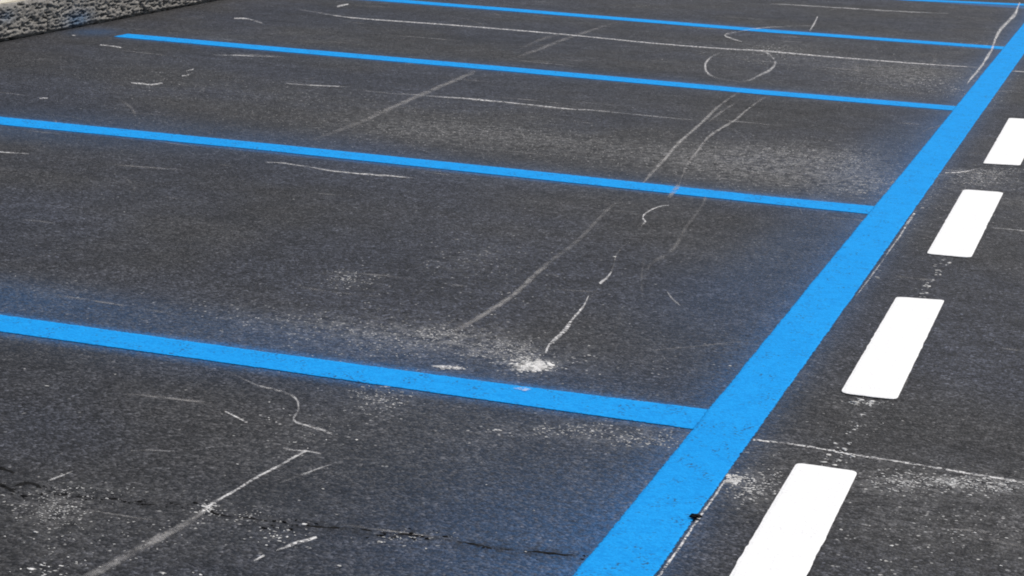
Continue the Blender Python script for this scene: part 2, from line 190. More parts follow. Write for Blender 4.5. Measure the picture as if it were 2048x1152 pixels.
  ('chalk_line', 'narrow white line hugging the right edge of the long blue line near the bottom', 'chalk mark', 2.6, [[0.1365,-0.9149,0.1433,-0.9218,1.0],[0.1365,-0.9078,0.1433,-0.9147,1.0],[0.1365,-0.8988,0.1433,-0.9057,1.0],[0.1365,-0.8882,0.1433,-0.8951,1.0],[0.1366,-0.8762,0.1434,-0.8832,1.0],[0.1366,-0.8631,0.1434,-0.8701,1.0],[0.1366,-0.8491,0.1434,-0.8561,1.0],[0.1366,-0.8345,0.1434,-0.8415,1.0],[0.1367,-0.8196,0.1434,-0.8266,1.0],[0.1367,-0.8046,0.1434,-0.8116,1.0],[0.1367,-0.7897,0.1434,-0.7967,1.0],[0.1367,-0.7754,0.1434,-0.7824,1.0],[0.1366,-0.7619,0.1433,-0.7688,1.0],[0.1366,-0.7495,0.1432,-0.7563,1.0],[0.1365,-0.7327,0.1431,-0.7394,1.0],[0.1363,-0.7162,0.1429,-0.7229,1.0],[0.1361,-0.7001,0.1426,-0.7067,1.0],[0.1358,-0.6843,0.1424,-0.6909,1.0],[0.1356,-0.6689,0.1421,-0.6755,1.0],[0.1353,-0.6539,0.1418,-0.6604,1.0],[0.1351,-0.6391,0.1416,-0.6458,1.0],[0.135,-0.6247,0.1414,-0.6315,1.0],[0.1349,-0.6107,0.1412,-0.6176,1.0],[0.1348,-0.5932,0.1412,-0.6002,0.9929],[0.1349,-0.5763,0.1412,-0.5834,0.9857],[0.135,-0.56,0.1413,-0.5673,0.9786],[0.1352,-0.5445,0.1414,-0.5518,0.9714],[0.1354,-0.5299,0.1415,-0.5372,0.9643],[0.1355,-0.5163,0.1416,-0.5234,0.9571],[0.1356,-0.5036,0.1416,-0.5106,0.95],[0.1357,-0.4853,0.1416,-0.4922,0.9375],[0.1358,-0.471,0.1416,-0.4776,0.925],[0.1359,-0.4577,0.1415,-0.4641,0.9125],[0.1358,-0.4423,0.1413,-0.4484,0.9],[0.1356,-0.4223,0.1409,-0.428,0.85],[0.1353,-0.3995,0.1403,-0.4049,0.8],[0.135,-0.3785,0.1398,-0.3836,0.75],[0.1348,-0.3638,0.1393,-0.3687,0.7]]),
  ('chalk_line', "short white sliver on the long blue line's right edge beside the second bay line", 'chalk mark', 2.7, [[0.1455,2.5185,0.1361,2.5395,0.9],[0.1455,2.487,0.136,2.5084,0.925],[0.1455,2.4428,0.1357,2.4642,0.95],[0.1456,2.3926,0.1357,2.4135,0.975],[0.1459,2.3429,0.1359,2.3628,1.0],[0.1463,2.2945,0.137,2.3115,0.925],[0.1471,2.2431,0.1386,2.2583,0.85],[0.1478,2.1908,0.14,2.2051,0.775],[0.1482,2.1395,0.1411,2.1533,0.7],[0.1481,2.0983,0.1414,2.1121,0.68],[0.1478,2.0567,0.1414,2.07,0.66],[0.1473,2.0162,0.1414,2.0287,0.64],[0.1468,1.9782,0.1413,1.9898,0.62],[0.1465,1.9442,0.1413,1.9547,0.6],[0.1461,1.8926,0.1415,1.9017,0.5],[0.1457,1.8485,0.1418,1.8563,0.4],[0.1454,1.8187,0.142,1.8253,0.3]]),
  ('chalk_line', "dim white trace on the long blue line's right edge below the short white sliver", 'chalk mark', 2.8, [[0.1474,1.7882,0.1423,1.7985,0.4],[0.1472,1.7635,0.142,1.774,0.4333],[0.147,1.7298,0.1417,1.7404,0.4667],[0.1467,1.6902,0.1413,1.701,0.5],[0.1464,1.6482,0.1409,1.6591,0.5333],[0.1462,1.6067,0.1406,1.6177,0.5667],[0.1459,1.5687,0.1402,1.5798,0.6],[0.1455,1.5326,0.14,1.5433,0.575],[0.1451,1.4956,0.1398,1.5059,0.55],[0.1448,1.4589,0.1396,1.4689,0.525],[0.1444,1.4241,0.1394,1.4337,0.5],[0.1441,1.3924,0.1392,1.4016,0.475],[0.1437,1.3649,0.139,1.3738,0.45],[0.1431,1.3208,0.1389,1.3286,0.3333],[0.1424,1.2876,0.1388,1.2944,0.2167],[0.142,1.2658,0.1389,1.2716,0.1]]),
  ('chalk_squiggle', 'bold wavy white chalk squiggle crossing the fourth blue bay line beside the long blue line', 'chalk mark', 6.2, [[-0.122,10.2758,-0.1387,10.3361,0.5],[-0.116,10.117,-0.1345,10.1797,0.65],[-0.1075,9.9047,-0.127,9.9559,0.8],[-0.093,9.6587,-0.1158,9.7136,0.9],[-0.0801,9.385,-0.1078,9.4949,1.0],[-0.0801,9.1686,-0.1088,9.321,1.0],[-0.083,8.9505,-0.1123,9.1048,1.0],[-0.0841,8.8089,-0.1126,8.9511,1.0],[-0.0852,8.6476,-0.1129,8.7816,1.0],[-0.0856,8.4868,-0.1125,8.609,1.0],[-0.0848,8.3425,-0.1108,8.447,1.0],[-0.0818,8.1722,-0.1059,8.255,0.9833],[-0.0771,8.0132,-0.0992,8.0772,0.9667],[-0.0714,7.8647,-0.0913,7.9056,0.95],[-0.0593,7.6557,-0.0775,7.6858,0.975],[-0.0467,7.4291,-0.0643,7.4664,1.0],[-0.0413,7.2869,-0.0597,7.3396,1.0],[-0.0366,7.1401,-0.0553,7.1971,1.0],[-0.0325,6.995,-0.0515,7.0546,1.0],[-0.0291,6.8608,-0.0483,6.9227,1.0],[-0.0268,6.7384,-0.0454,6.8003,0.9875],[-0.0251,6.6218,-0.0432,6.6837,0.975],[-0.0239,6.5128,-0.0414,6.5744,0.9625],[-0.0232,6.4124,-0.0402,6.475,0.95],[-0.0234,6.2959,-0.0397,6.3588,0.9333],[-0.0243,6.1939,-0.04,6.2548,0.9167],[-0.025,6.0982,-0.04,6.1533,0.9],[-0.0253,5.9436,-0.0379,5.9874,0.7],[-0.0256,5.8291,-0.0358,5.8639,0.5]]),
  ('chalk_line', 'short thin white line pointing at the near end of the topmost white dash', 'chalk mark', 2.9, [[0.1461,3.3623,0.1497,3.3309,0.6],[0.153,3.367,0.1566,3.3356,0.64],[0.1627,3.3731,0.1663,3.3417,0.68],[0.174,3.381,0.1776,3.3496,0.72],[0.1856,3.3909,0.1893,3.3596,0.76],[0.1962,3.4032,0.2001,3.372,0.8],[0.2067,3.4198,0.2107,3.3899,0.72],[0.218,3.4412,0.222,3.4124,0.64],[0.229,3.4637,0.2328,3.436,0.56],[0.2384,3.4837,0.2421,3.4569,0.48],[0.2451,3.4975,0.2486,3.4715,0.4]]),
  ('chalk_line', 'faint thin line at the right margin beside the third white dash from the bottom', 'chalk mark', 3, [[0.404,2.4333,0.4055,2.413,0.2],[0.4114,2.4341,0.4129,2.4138,0.26],[0.4219,2.4353,0.4234,2.415,0.32],[0.4342,2.4366,0.4356,2.4164,0.38],[0.447,2.4378,0.4484,2.4175,0.44],[0.459,2.4384,0.4603,2.4182,0.5],[0.4691,2.4385,0.4703,2.4182,0.5083],[0.48,2.4382,0.4812,2.4179,0.5167],[0.491,2.4377,0.4922,2.4175,0.525],[0.5012,2.4371,0.5023,2.4169,0.5333],[0.5098,2.4367,0.5109,2.4164,0.5417],[0.516,2.4363,0.5171,2.4161,0.55]]),
  ('chalk_line', 'tiny white line at the right margin above the topmost white dash', 'chalk mark', 3.1, [[0.1124,6.5283,0.1164,6.4769,0.5],[0.1237,6.531,0.1277,6.4796,0.5167],[0.1403,6.5349,0.1441,6.4835,0.5333],[0.1594,6.5395,0.1632,6.488,0.55],[0.1786,6.544,0.1823,6.4926,0.5667],[0.1951,6.548,0.1987,6.4965,0.5833],[0.2064,6.5507,0.21,6.4992,0.6]]),
  ('chalk_line', 'thin bowed chalk line just below the middle of the second blue bay line', 'chalk mark', 3.2, [[-2.0909,2.2553,-2.0821,2.2365,0.4],[-2.0853,2.2587,-2.0763,2.2394,0.44],[-2.078,2.2638,-2.0688,2.2439,0.48],[-2.0686,2.2692,-2.0592,2.2488,0.52],[-2.0567,2.2735,-2.0473,2.2525,0.56],[-2.0421,2.2753,-2.0326,2.2537,0.6],[-2.0309,2.2747,-2.0215,2.2528,0.5687],[-2.0178,2.2731,-2.0084,2.251,0.5375],[-2.0034,2.2708,-1.994,2.2484,0.5062],[-1.9883,2.2679,-1.9788,2.2452,0.475],[-1.973,2.2648,-1.9634,2.2418,0.4437],[-1.9581,2.2616,-1.9485,2.2383,0.4125],[-1.9441,2.2585,-1.9344,2.235,0.3812],[-1.9316,2.2559,-1.9219,2.232,0.35],[-1.9141,2.2517,-1.9045,2.2279,0.4],[-1.8983,2.2474,-1.8888,2.2236,0.45],[-1.8838,2.2432,-1.8744,2.2195,0.5],[-1.8701,2.2394,-1.8607,2.2158,0.55],[-1.8567,2.2364,-1.8473,2.2127,0.6],[-1.8448,2.234,-1.8354,2.2103,0.6],[-1.8347,2.232,-1.8253,2.2084,0.6],[-1.8246,2.2306,-1.8152,2.207,0.6],[-1.8128,2.2297,-1.8033,2.2061,0.6],[-1.7974,2.2294,-1.7879,2.2058,0.6],[-1.7877,2.2297,-1.7781,2.2058,0.62],[-1.7766,2.2302,-1.7669,2.206,0.64],[-1.7645,2.2309,-1.7547,2.2063,0.66],[-1.7517,2.2317,-1.7418,2.2068,0.68],[-1.7385,2.2326,-1.7285,2.2074,0.7],[-1.7253,2.2337,-1.7152,2.2081,0.72],[-1.7125,2.2348,-1.7023,2.2089,0.74],[-1.7003,2.236,-1.6901,2.2098,0.76],[-1.6893,2.2372,-1.679,2.2107,0.78],[-1.6797,2.2385,-1.6692,2.2116,0.8],[-1.6647,2.2411,-1.6542,2.2142,0.84],[-1.6534,2.2442,-1.6429,2.2174,0.88],[-1.6438,2.2475,-1.6332,2.2207,0.92],[-1.6335,2.2505,-1.6231,2.2236,0.96],[-1.6204,2.2527,-1.6102,2.2258,1.0],[-1.6096,2.253,-1.6,2.2273,0.8938],[-1.5971,2.2529,-1.588,2.2286,0.7875],[-1.5836,2.2527,-1.5751,2.2296,0.6813],[-1.5699,2.2523,-1.5619,2.2304,0.575],[-1.5567,2.2517,-1.5492,2.2312,0.4688],[-1.5447,2.2512,-1.5377,2.2318,0.3625],[-1.5346,2.2506,-1.528,2.2325,0.2562],[-1.5271,2.25,-1.521,2.2333,0.15]]),
  ('chalk_line', 'pale thin dash below the third blue bay line at left of the diagonal scuff', 'chalk mark', 3.3, [[-2.8114,4.0045,-2.7994,3.9772,0.2],[-2.8021,4.0058,-2.7896,3.9775,0.25],[-2.7894,4.0072,-2.7766,3.9779,0.3],[-2.7743,4.0087,-2.7611,3.9784,0.35],[-2.7576,4.0105,-2.744,3.9792,0.4],[-2.7401,4.0125,-2.7261,3.9802,0.45],[-2.7226,4.0149,-2.7082,3.9815,0.5],[-2.706,4.0176,-2.6912,3.9833,0.55],[-2.691,4.0209,-2.6757,3.9855,0.6],[-2.6767,4.0243,-2.6616,3.9893,0.6],[-2.6625,4.0286,-2.6475,3.9939,0.6],[-2.6483,4.0334,-2.6336,3.9991,0.6],[-2.6345,4.0386,-2.62,4.0045,0.6],[-2.6212,4.0436,-2.6069,4.0099,0.6],[-2.6086,4.0483,-2.5945,4.0149,0.6],[-2.5968,4.0523,-2.5829,4.0192,0.6],[-2.5859,4.0553,-2.5723,4.0225,0.6],[-2.5665,4.058,-2.5535,4.0265,0.5],[-2.5498,4.0582,-2.5375,4.0282,0.4],[-2.5364,4.0574,-2.5248,4.0287,0.3],[-2.5268,4.0567,-2.5157,4.0294,0.2]]),
  ('chalk_line', 'pale thin line at the left margin below the second blue bay line', 'chalk mark', 3.4, [[-2.9878,1.9506,-2.9727,1.9261,0.7],[-2.9799,1.9524,-2.9648,1.9279,0.7],[-2.9687,1.9549,-2.9537,1.9304,0.7],[-2.9557,1.9578,-2.9407,1.9332,0.7],[-2.9422,1.9608,-2.9272,1.9362,0.7],[-2.9296,1.9636,-2.9147,1.939,0.7],[-2.9168,1.9659,-2.9025,1.9422,0.62],[-2.903,1.9685,-2.8893,1.9456,0.54],[-2.8898,1.971,-2.8765,1.9489,0.46],[-2.8784,1.9731,-2.8657,1.9518,0.38],[-2.8702,1.9744,-2.858,1.9539,0.3]]),
  ('chalk_streak', 'short chalk streak just below the left part of the third blue bay line', 'chalk mark', 3.5, [[-3.4922,4.6477,-3.4765,4.6159,0.15],[-3.4836,4.653,-3.4672,4.6197,0.2143],[-3.4716,4.66,-3.4546,4.6253,0.2786],[-3.4572,4.6682,-3.4396,4.6321,0.3429],[-3.4416,4.6769,-3.4234,4.6395,0.4071],[-3.4259,4.6857,-3.407,4.6468,0.4714],[-3.4111,4.6938,-3.3916,4.6535,0.5357],[-3.3984,4.7007,-3.3783,4.659,0.6],[-3.3837,4.7073,-3.3637,4.6656,0.6],[-3.3713,4.7127,-3.3513,4.6709,0.6],[-3.3595,4.7174,-3.3396,4.6756,0.6],[-3.3467,4.7221,-3.3269,4.6803,0.6],[-3.3314,4.7275,-3.3117,4.6856,0.6],[-3.3172,4.7314,-3.2983,4.6909,0.5429],[-3.3006,4.7359,-3.2824,4.6967,0.4857],[-3.2829,4.7405,-3.2654,4.7027,0.4286],[-3.2652,4.7451,-3.2484,4.7086,0.3714],[-3.2488,4.7492,-3.2327,4.7141,0.3143],[-3.235,4.7525,-3.2196,4.7188,0.2571],[-3.2249,4.7548,-3.2102,4.7224,0.2]]),
  ('chalk_streak', 'small bright tick at the top, left of the fourth blue bay line', 'chalk mark', 3.6, [[-3.8546,7.0183,-3.8115,6.9219,0.8],[-3.8519,7.0519,-3.806,6.9494,0.8],[-3.85,7.0974,-3.8012,6.9895,0.8],[-3.8509,7.1472,-3.8047,7.0461,0.8],[-3.8528,7.1885,-3.8092,7.0933,0.8]]),
  ('chalk_streak', 'pair of short pale streaks near the top, right of the rough kerb', 'chalk mark', 3.7, [[-4.0671,6.0651,-4.0413,6.0123,0.7],[-4.0542,6.0865,-4.0235,6.0228,0.75],[-4.0345,6.1059,-3.999,6.0314,0.8],[-4.0121,6.1049,-3.9803,6.0357,0.6],[-3.9773,6.0841,-3.9493,6.0211,0.4],[-3.946,6.0583,-3.9182,5.9938,0.375],[-3.9067,6.0224,-3.8785,5.9562,0.35],[-3.8695,5.9875,-3.8406,5.9193,0.325],[-3.8442,5.9641,-3.8145,5.8938,0.3]]),
  ('chalk_streak', 'short pale streak just left of the end of the third blue bay line', 'chalk mark', 3.8, [[-4.1045,4.6503,-4.083,4.6113,0.8],[-4.0896,4.6519,-4.0675,4.6118,0.7667],[-4.0678,4.6535,-4.0453,4.6123,0.7333],[-4.0441,4.6512,-4.0215,4.6091,0.7],[-4.0171,4.642,-3.9939,4.5979,0.7],[-3.9885,4.629,-3.9646,4.5831,0.7],[-3.9686,4.6199,-3.9438,4.572,0.7]]),
  ('chalk_streak', 'irregular pale scrape in the middle of the third bay near the left', 'chalk mark', 3.9, [[-3.3798,3.6378,-3.3628,3.6059,0.5],[-3.3663,3.6408,-3.3472,3.6046,0.6333],[-3.3468,3.6441,-3.3256,3.6037,0.7667],[-3.3283,3.6465,-3.3053,3.6019,0.9],[-3.3048,3.6408,-3.2802,3.5931,0.9],[-3.2867,3.6447,-3.2596,3.594,0.9],[-3.28,3.6585,-3.2539,3.6119,0.775],[-3.275,3.6806,-3.2505,3.6373,0.65],[-3.2712,3.7031,-3.2484,3.6629,0.525],[-3.2682,3.7182,-3.2472,3.6809,0.4]]),
  ('chalk_streak', 'pair of tiny pale ticks above the pale scrape in the third bay', 'chalk mark', 4, [[-3.295,3.9491,-3.2771,3.9154,0.7],[-3.2855,3.9659,-3.2675,3.9326,0.65],[-3.2815,3.9863,-3.2674,3.9684,0.6],[-3.3003,4.0088,-3.3076,4.0313,0.4],[-3.3411,4.0737,-3.3298,4.0599,0.2],[-3.3483,4.1255,-3.3314,4.0955,0.4],[-3.346,4.1602,-3.3272,4.1259,0.6]]),
  ('chalk_streak', 'tiny pale dash above the left end of the second blue bay line', 'chalk mark', 4.1, [[-3.4814,3.0565,-3.4639,3.0276,0.8],[-3.4681,3.0653,-3.4507,3.0364,0.8],[-3.4548,3.0742,-3.4374,3.0452,0.8]]),
  ('scuff_mark', 'wide pale diagonal scuff running down from the third blue bay line towards the second', 'scuff', 2.05, [[-2.1989,4.7988,-2.2405,4.897,0.3],[-2.1969,4.7687,-2.2391,4.868,0.315],[-2.1944,4.7291,-2.2371,4.8292,0.33],[-2.1914,4.6824,-2.2347,4.7834,0.345],[-2.1882,4.6312,-2.232,4.7328,0.36],[-2.185,4.5778,-2.2292,4.68,0.375],[-2.1818,4.5245,-2.2264,4.6273,0.39],[-2.1788,4.4734,-2.2239,4.5769,0.405],[-2.1762,4.4265,-2.2218,4.5309,0.42],[-2.1739,4.3837,-2.22,4.4891,0.42],[-2.1719,4.3429,-2.2185,4.4491,0.42],[-2.17,4.3032,-2.2171,4.4103,0.42],[-2.1682,4.2638,-2.2158,4.3716,0.42],[-2.1664,4.224,-2.2144,4.3324,0.42],[-2.1645,4.183,-2.213,4.2919,0.42],[-2.1624,4.1401,-2.2114,4.2493,0.42],[-2.1601,4.0945,-2.2095,4.204,0.42],[-2.1585,4.0565,-2.2076,4.1651,0.42],[-2.1567,4.0172,-2.2057,4.1247,0.42],[-2.155,3.9767,-2.2037,4.0832,0.42],[-2.1531,3.9354,-2.2016,4.0409,0.42],[-2.1513,3.8935,-2.1995,3.9979,0.42],[-2.1493,3.8514,-2.1972,3.9547,0.42],[-2.1473,3.8093,-2.1949,3.9114,0.42],[-2.1451,3.7674,-2.1926,3.8683,0.42],[-2.1429,3.7259,-2.1901,3.8256,0.42],[-2.1407,3.6852,-2.1876,3.7837,0.42],[-2.1384,3.6482,-2.185,3.7454,0.4164],[-2.1359,3.6105,-2.1823,3.7064,0.4127],[-2.1332,3.5723,-2.1793,3.6671,0.4091],[-2.1304,3.5341,-2.1763,3.6278,0.4055],[-2.1276,3.496,-2.1732,3.5888,0.4018],[-2.1248,3.4584,-2.1702,3.5503,0.3982],[-2.1221,3.4215,-2.1673,3.5128,0.3945],[-2.1195,3.3857,-2.1646,3.4764,0.3909],[-2.1172,3.3511,-2.1621,3.4414,0.3873],[-2.1152,3.3181,-2.1599,3.4081,0.3836],[-2.1135,3.2868,-2.158,3.3767,0.38],[-2.1118,3.2476,-2.1561,3.337,0.3675],[-2.1104,3.2122,-2.1546,3.3012,0.355],[-2.1095,3.1792,-2.1534,3.268,0.3425],[-2.1088,3.1478,-2.1526,3.2362,0.33],[-2.1083,3.1167,-2.152,3.2047,0.3175],[-2.108,3.0849,-2.1515,3.1723,0.305],[-2.1077,3.0514,-2.151,3.1381,0.2925],[-2.1074,3.015,-2.1505,3.101,0.28],[-2.1074,2.9885,-2.15,3.0732,0.265],[-2.1076,2.9593,-2.1496,3.0427,0.25],[-2.1077,2.9282,-2.1492,3.0103,0.235],[-2.108,2.8962,-2.1488,2.9768,0.22],[-2.1082,2.8638,-2.1486,2.943,0.205],[-2.1085,2.8318,-2.1483,2.9096,0.19],[-2.1088,2.801,-2.1481,2.8774,0.175],[-2.1092,2.7719,-2.1479,2.847,0.16],[-2.1095,2.7453,-2.1477,2.8191,0.145],[-2.1098,2.7218,-2.1475,2.7944,0.13],[-2.1101,2.7021,-2.1473,2.7735,0.115],[-2.1103,2.6867,-2.1471,2.7571,0.1]]),
  ('scuff_mark', 'faint diagonal scuff between the fourth and third blue bay lines, lower of two', 'scuff', 2.1, [[-2.1795,7.3055,-2.2163,7.4227,0.12],[-2.1799,7.2711,-2.2177,7.3911,0.1386],[-2.1806,7.2291,-2.2193,7.3516,0.1571],[-2.1816,7.1793,-2.2212,7.3042,0.1757],[-2.1827,7.1218,-2.2232,7.2487,0.1943],[-2.1839,7.0566,-2.2252,7.1852,0.2129],[-2.1851,6.9837,-2.2273,7.1137,0.2314],[-2.1864,6.903,-2.2293,7.0343,0.25],[-2.187,6.8583,-2.2303,6.9902,0.2571],[-2.1878,6.8092,-2.2315,6.9416,0.2643],[-2.1887,6.7566,-2.2327,6.8893,0.2714],[-2.1897,6.7012,-2.234,6.8341,0.2786],[-2.1906,6.6439,-2.2353,6.777,0.2857],[-2.1916,6.5854,-2.2365,6.7186,0.2929],[-2.1926,6.5265,-2.2378,6.6597,0.3],[-2.1934,6.4678,-2.2389,6.6011,0.3071],[-2.1942,6.4102,-2.24,6.5434,0.3143],[-2.1949,6.3541,-2.241,6.4873,0.3214],[-2.1954,6.3003,-2.2418,6.4335,0.3286],[-2.1958,6.2495,-2.2424,6.3826,0.3357],[-2.1959,6.2021,-2.2429,6.3352,0.3429],[-2.1959,6.1589,-2.2432,6.2917,0.35],[-2.1955,6.0914,-2.2425,6.2218,0.35],[-2.1944,6.0299,-2.2411,6.1577,0.35],[-2.1927,5.9731,-2.2391,6.0987,0.35],[-2.1908,5.9201,-2.237,6.044,0.35],[-2.1889,5.87,-2.2348,5.9928,0.35],[-2.1872,5.8219,-2.233,5.9442,0.35],[-2.186,5.7752,-2.2316,5.8974,0.35],[-2.1855,5.7291,-2.2309,5.8516,0.35],[-2.1869,5.6788,-2.2302,5.7961,0.3286],[-2.1889,5.6288,-2.2301,5.7406,0.3071],[-2.1913,5.5808,-2.2306,5.6871,0.2857],[-2.194,5.5365,-2.2313,5.6372,0.2643],[-2.1966,5.4976,-2.232,5.5926,0.2429],[-2.199,5.4656,-2.2324,5.5551,0.2214],[-2.2008,5.4422,-2.2324,5.5263,0.2]]),
  ('scuff_mark', 'faint diagonal scuff between the fourth and third blue bay lines, upper of two', 'scuff', 2.15, [[-2.2797,6.5237,-2.3223,6.6505,0.1],[-2.2814,6.4909,-2.3259,6.6233,0.1286],[-2.2844,6.4492,-2.3309,6.5869,0.1571],[-2.2882,6.4005,-2.3365,6.5428,0.1857],[-2.2919,6.3467,-2.3422,6.493,0.2143],[-2.2952,6.2894,-2.3473,6.4392,0.2429],[-2.2972,6.2305,-2.3512,6.383,0.2714],[-2.2975,6.1717,-2.3533,6.326,0.3],[-2.2977,6.1206,-2.3515,6.2661,0.2775],[-2.2966,6.0613,-2.3483,6.199,0.255],[-2.2946,5.9979,-2.3442,6.1283,0.2325],[-2.292,5.9339,-2.3395,6.0576,0.21],[-2.2893,5.873,-2.3348,5.9904,0.1875],[-2.2867,5.8183,-2.3303,5.93,0.165],[-2.2848,5.773,-2.3264,5.8798,0.1425],[-2.2837,5.7404,-2.3236,5.8425,0.12]]),
  ('scuff_mark', 'soft pale diagonal scuff in the middle of the nearest whole bay', 'scuff', 2.07, [[-0.7897,2.377,-0.8061,2.4146,0.15],[-0.789,2.3543,-0.8059,2.3935,0.1667],[-0.7884,2.3267,-0.8058,2.3673,0.1833],[-0.7878,2.2949,-0.8058,2.3365,0.2],[-0.7871,2.2593,-0.8056,2.3016,0.2167],[-0.7861,2.2207,-0.8051,2.2633,0.2333],[-0.7849,2.1794,-0.8043,2.222,0.25],[-0.7832,2.136,-0.803,2.1785,0.2667],[-0.7809,2.0912,-0.8011,2.1331,0.2833],[-0.778,2.0453,-0.7986,2.0864,0.3],[-0.7758,2.0146,-0.7963,2.0542,0.2986],[-0.7731,1.9812,-0.7936,2.0198,0.2971],[-0.77,1.9457,-0.7905,1.9835,0.2957],[-0.7667,1.9087,-0.7872,1.9458,0.2943],[-0.7631,1.8707,-0.7836,1.9074,0.2929],[-0.7594,1.8323,-0.7799,1.8686,0.2914],[-0.7557,1.7938,-0.7762,1.8299,0.29],[-0.752,1.7557,-0.7726,1.7917,0.2886],[-0.7484,1.7185,-0.7691,1.7545,0.2871],[-0.745,1.6825,-0.7658,1.7188,0.2857],[-0.7419,1.6481,-0.7627,1.6848,0.2843],[-0.7391,1.6157,-0.76,1.6529,0.2829],[-0.7367,1.5856,-0.7577,1.6237,0.2814],[-0.7347,1.558,-0.7559,1.5975,0.28],[-0.7327,1.5205,-0.7538,1.5609,0.2878],[-0.7314,1.4873,-0.7525,1.5287,0.2956],[-0.7308,1.4576,-0.7518,1.4998,0.3033],[-0.7305,1.4307,-0.7515,1.4734,0.3111],[-0.7305,1.4058,-0.7514,1.4485,0.3189],[-0.7306,1.382,-0.7514,1.4244,0.3267],[-0.7306,1.3587,-0.7513,1.4003,0.3344],[-0.7304,1.3351,-0.751,1.3755,0.3422],[-0.7298,1.3103,-0.7503,1.3494,0.35],[-0.7285,1.2812,-0.7494,1.3204,0.3687],[-0.7271,1.2529,-0.7485,1.2924,0.3875],[-0.7256,1.2251,-0.7474,1.2649,0.4062],[-0.724,1.1975,-0.7463,1.2376,0.425],[-0.7224,1.1697,-0.7451,1.2102,0.4437],[-0.7206,1.1416,-0.7437,1.1823,0.4625],[-0.7188,1.1126,-0.7423,1.1538,0.4813],[-0.7169,1.0828,-0.7408,1.1241,0.5],[-0.7154,1.0588,-0.7391,1.0989,0.502],[-0.7136,1.0343,-0.7372,1.0733,0.504],[-0.7117,1.0091,-0.7351,1.0474,0.506],[-0.7097,0.9835,-0.733,1.0213,0.508],[-0.7076,0.9576,-0.7308,0.9953,0.51],[-0.7057,0.9315,-0.7288,0.9693,0.512],[-0.7039,0.9052,-0.727,0.9435,0.514],[-0.7024,0.8791,-0.7254,0.918,0.516],[-0.7013,0.8531,-0.7242,0.8929,0.518],[-0.7005,0.8274,-0.7234,0.868,0.52],[-0.7002,0.8062,-0.723,0.8473,0.5142],[-0.7001,0.7849,-0.7229,0.8263,0.5083],[-0.7002,0.7637,-0.7229,0.8053,0.5025],[-0.7005,0.7425,-0.7231,0.7842,0.4967],[-0.7009,0.7214,-0.7234,0.7631,0.4908],[-0.7014,0.7004,-0.7238,0.7421,0.485],[-0.7021,0.6797,-0.7244,0.7214,0.4792],[-0.7028,0.6594,-0.725,0.7009,0.4733],[-0.7036,0.6393,-0.7258,0.6807,0.4675],[-0.7045,0.6197,-0.7265,0.6609,0.4617],[-0.7054,0.6005,-0.7274,0.6416,0.4558],[-0.7063,0.5819,-0.7282,0.6228,0.45],[-0.7075,0.5633,-0.729,0.6036,0.4292],[-0.7089,0.5441,-0.73,0.5839,0.4083],[-0.7104,0.5247,-0.7311,0.5638,0.3875],[-0.7121,0.5053,-0.7324,0.5436,0.3667],[-0.7139,0.4863,-0.7338,0.5238,0.3458],[-0.7156,0.4679,-0.7351,0.5046,0.325],[-0.7173,0.4504,-0.7365,0.4863,0.3042],[-0.719,0.4341,-0.7377,0.4692,0.2833],[-0.7205,0.4192,-0.7389,0.4535,0.2625],[-0.7219,0.4061,-0.7399,0.4396,0.2417],[-0.7231,0.3949,-0.7407,0.4276,0.2208],[-0.724,0.3861,-0.7413,0.418,0.2]]),
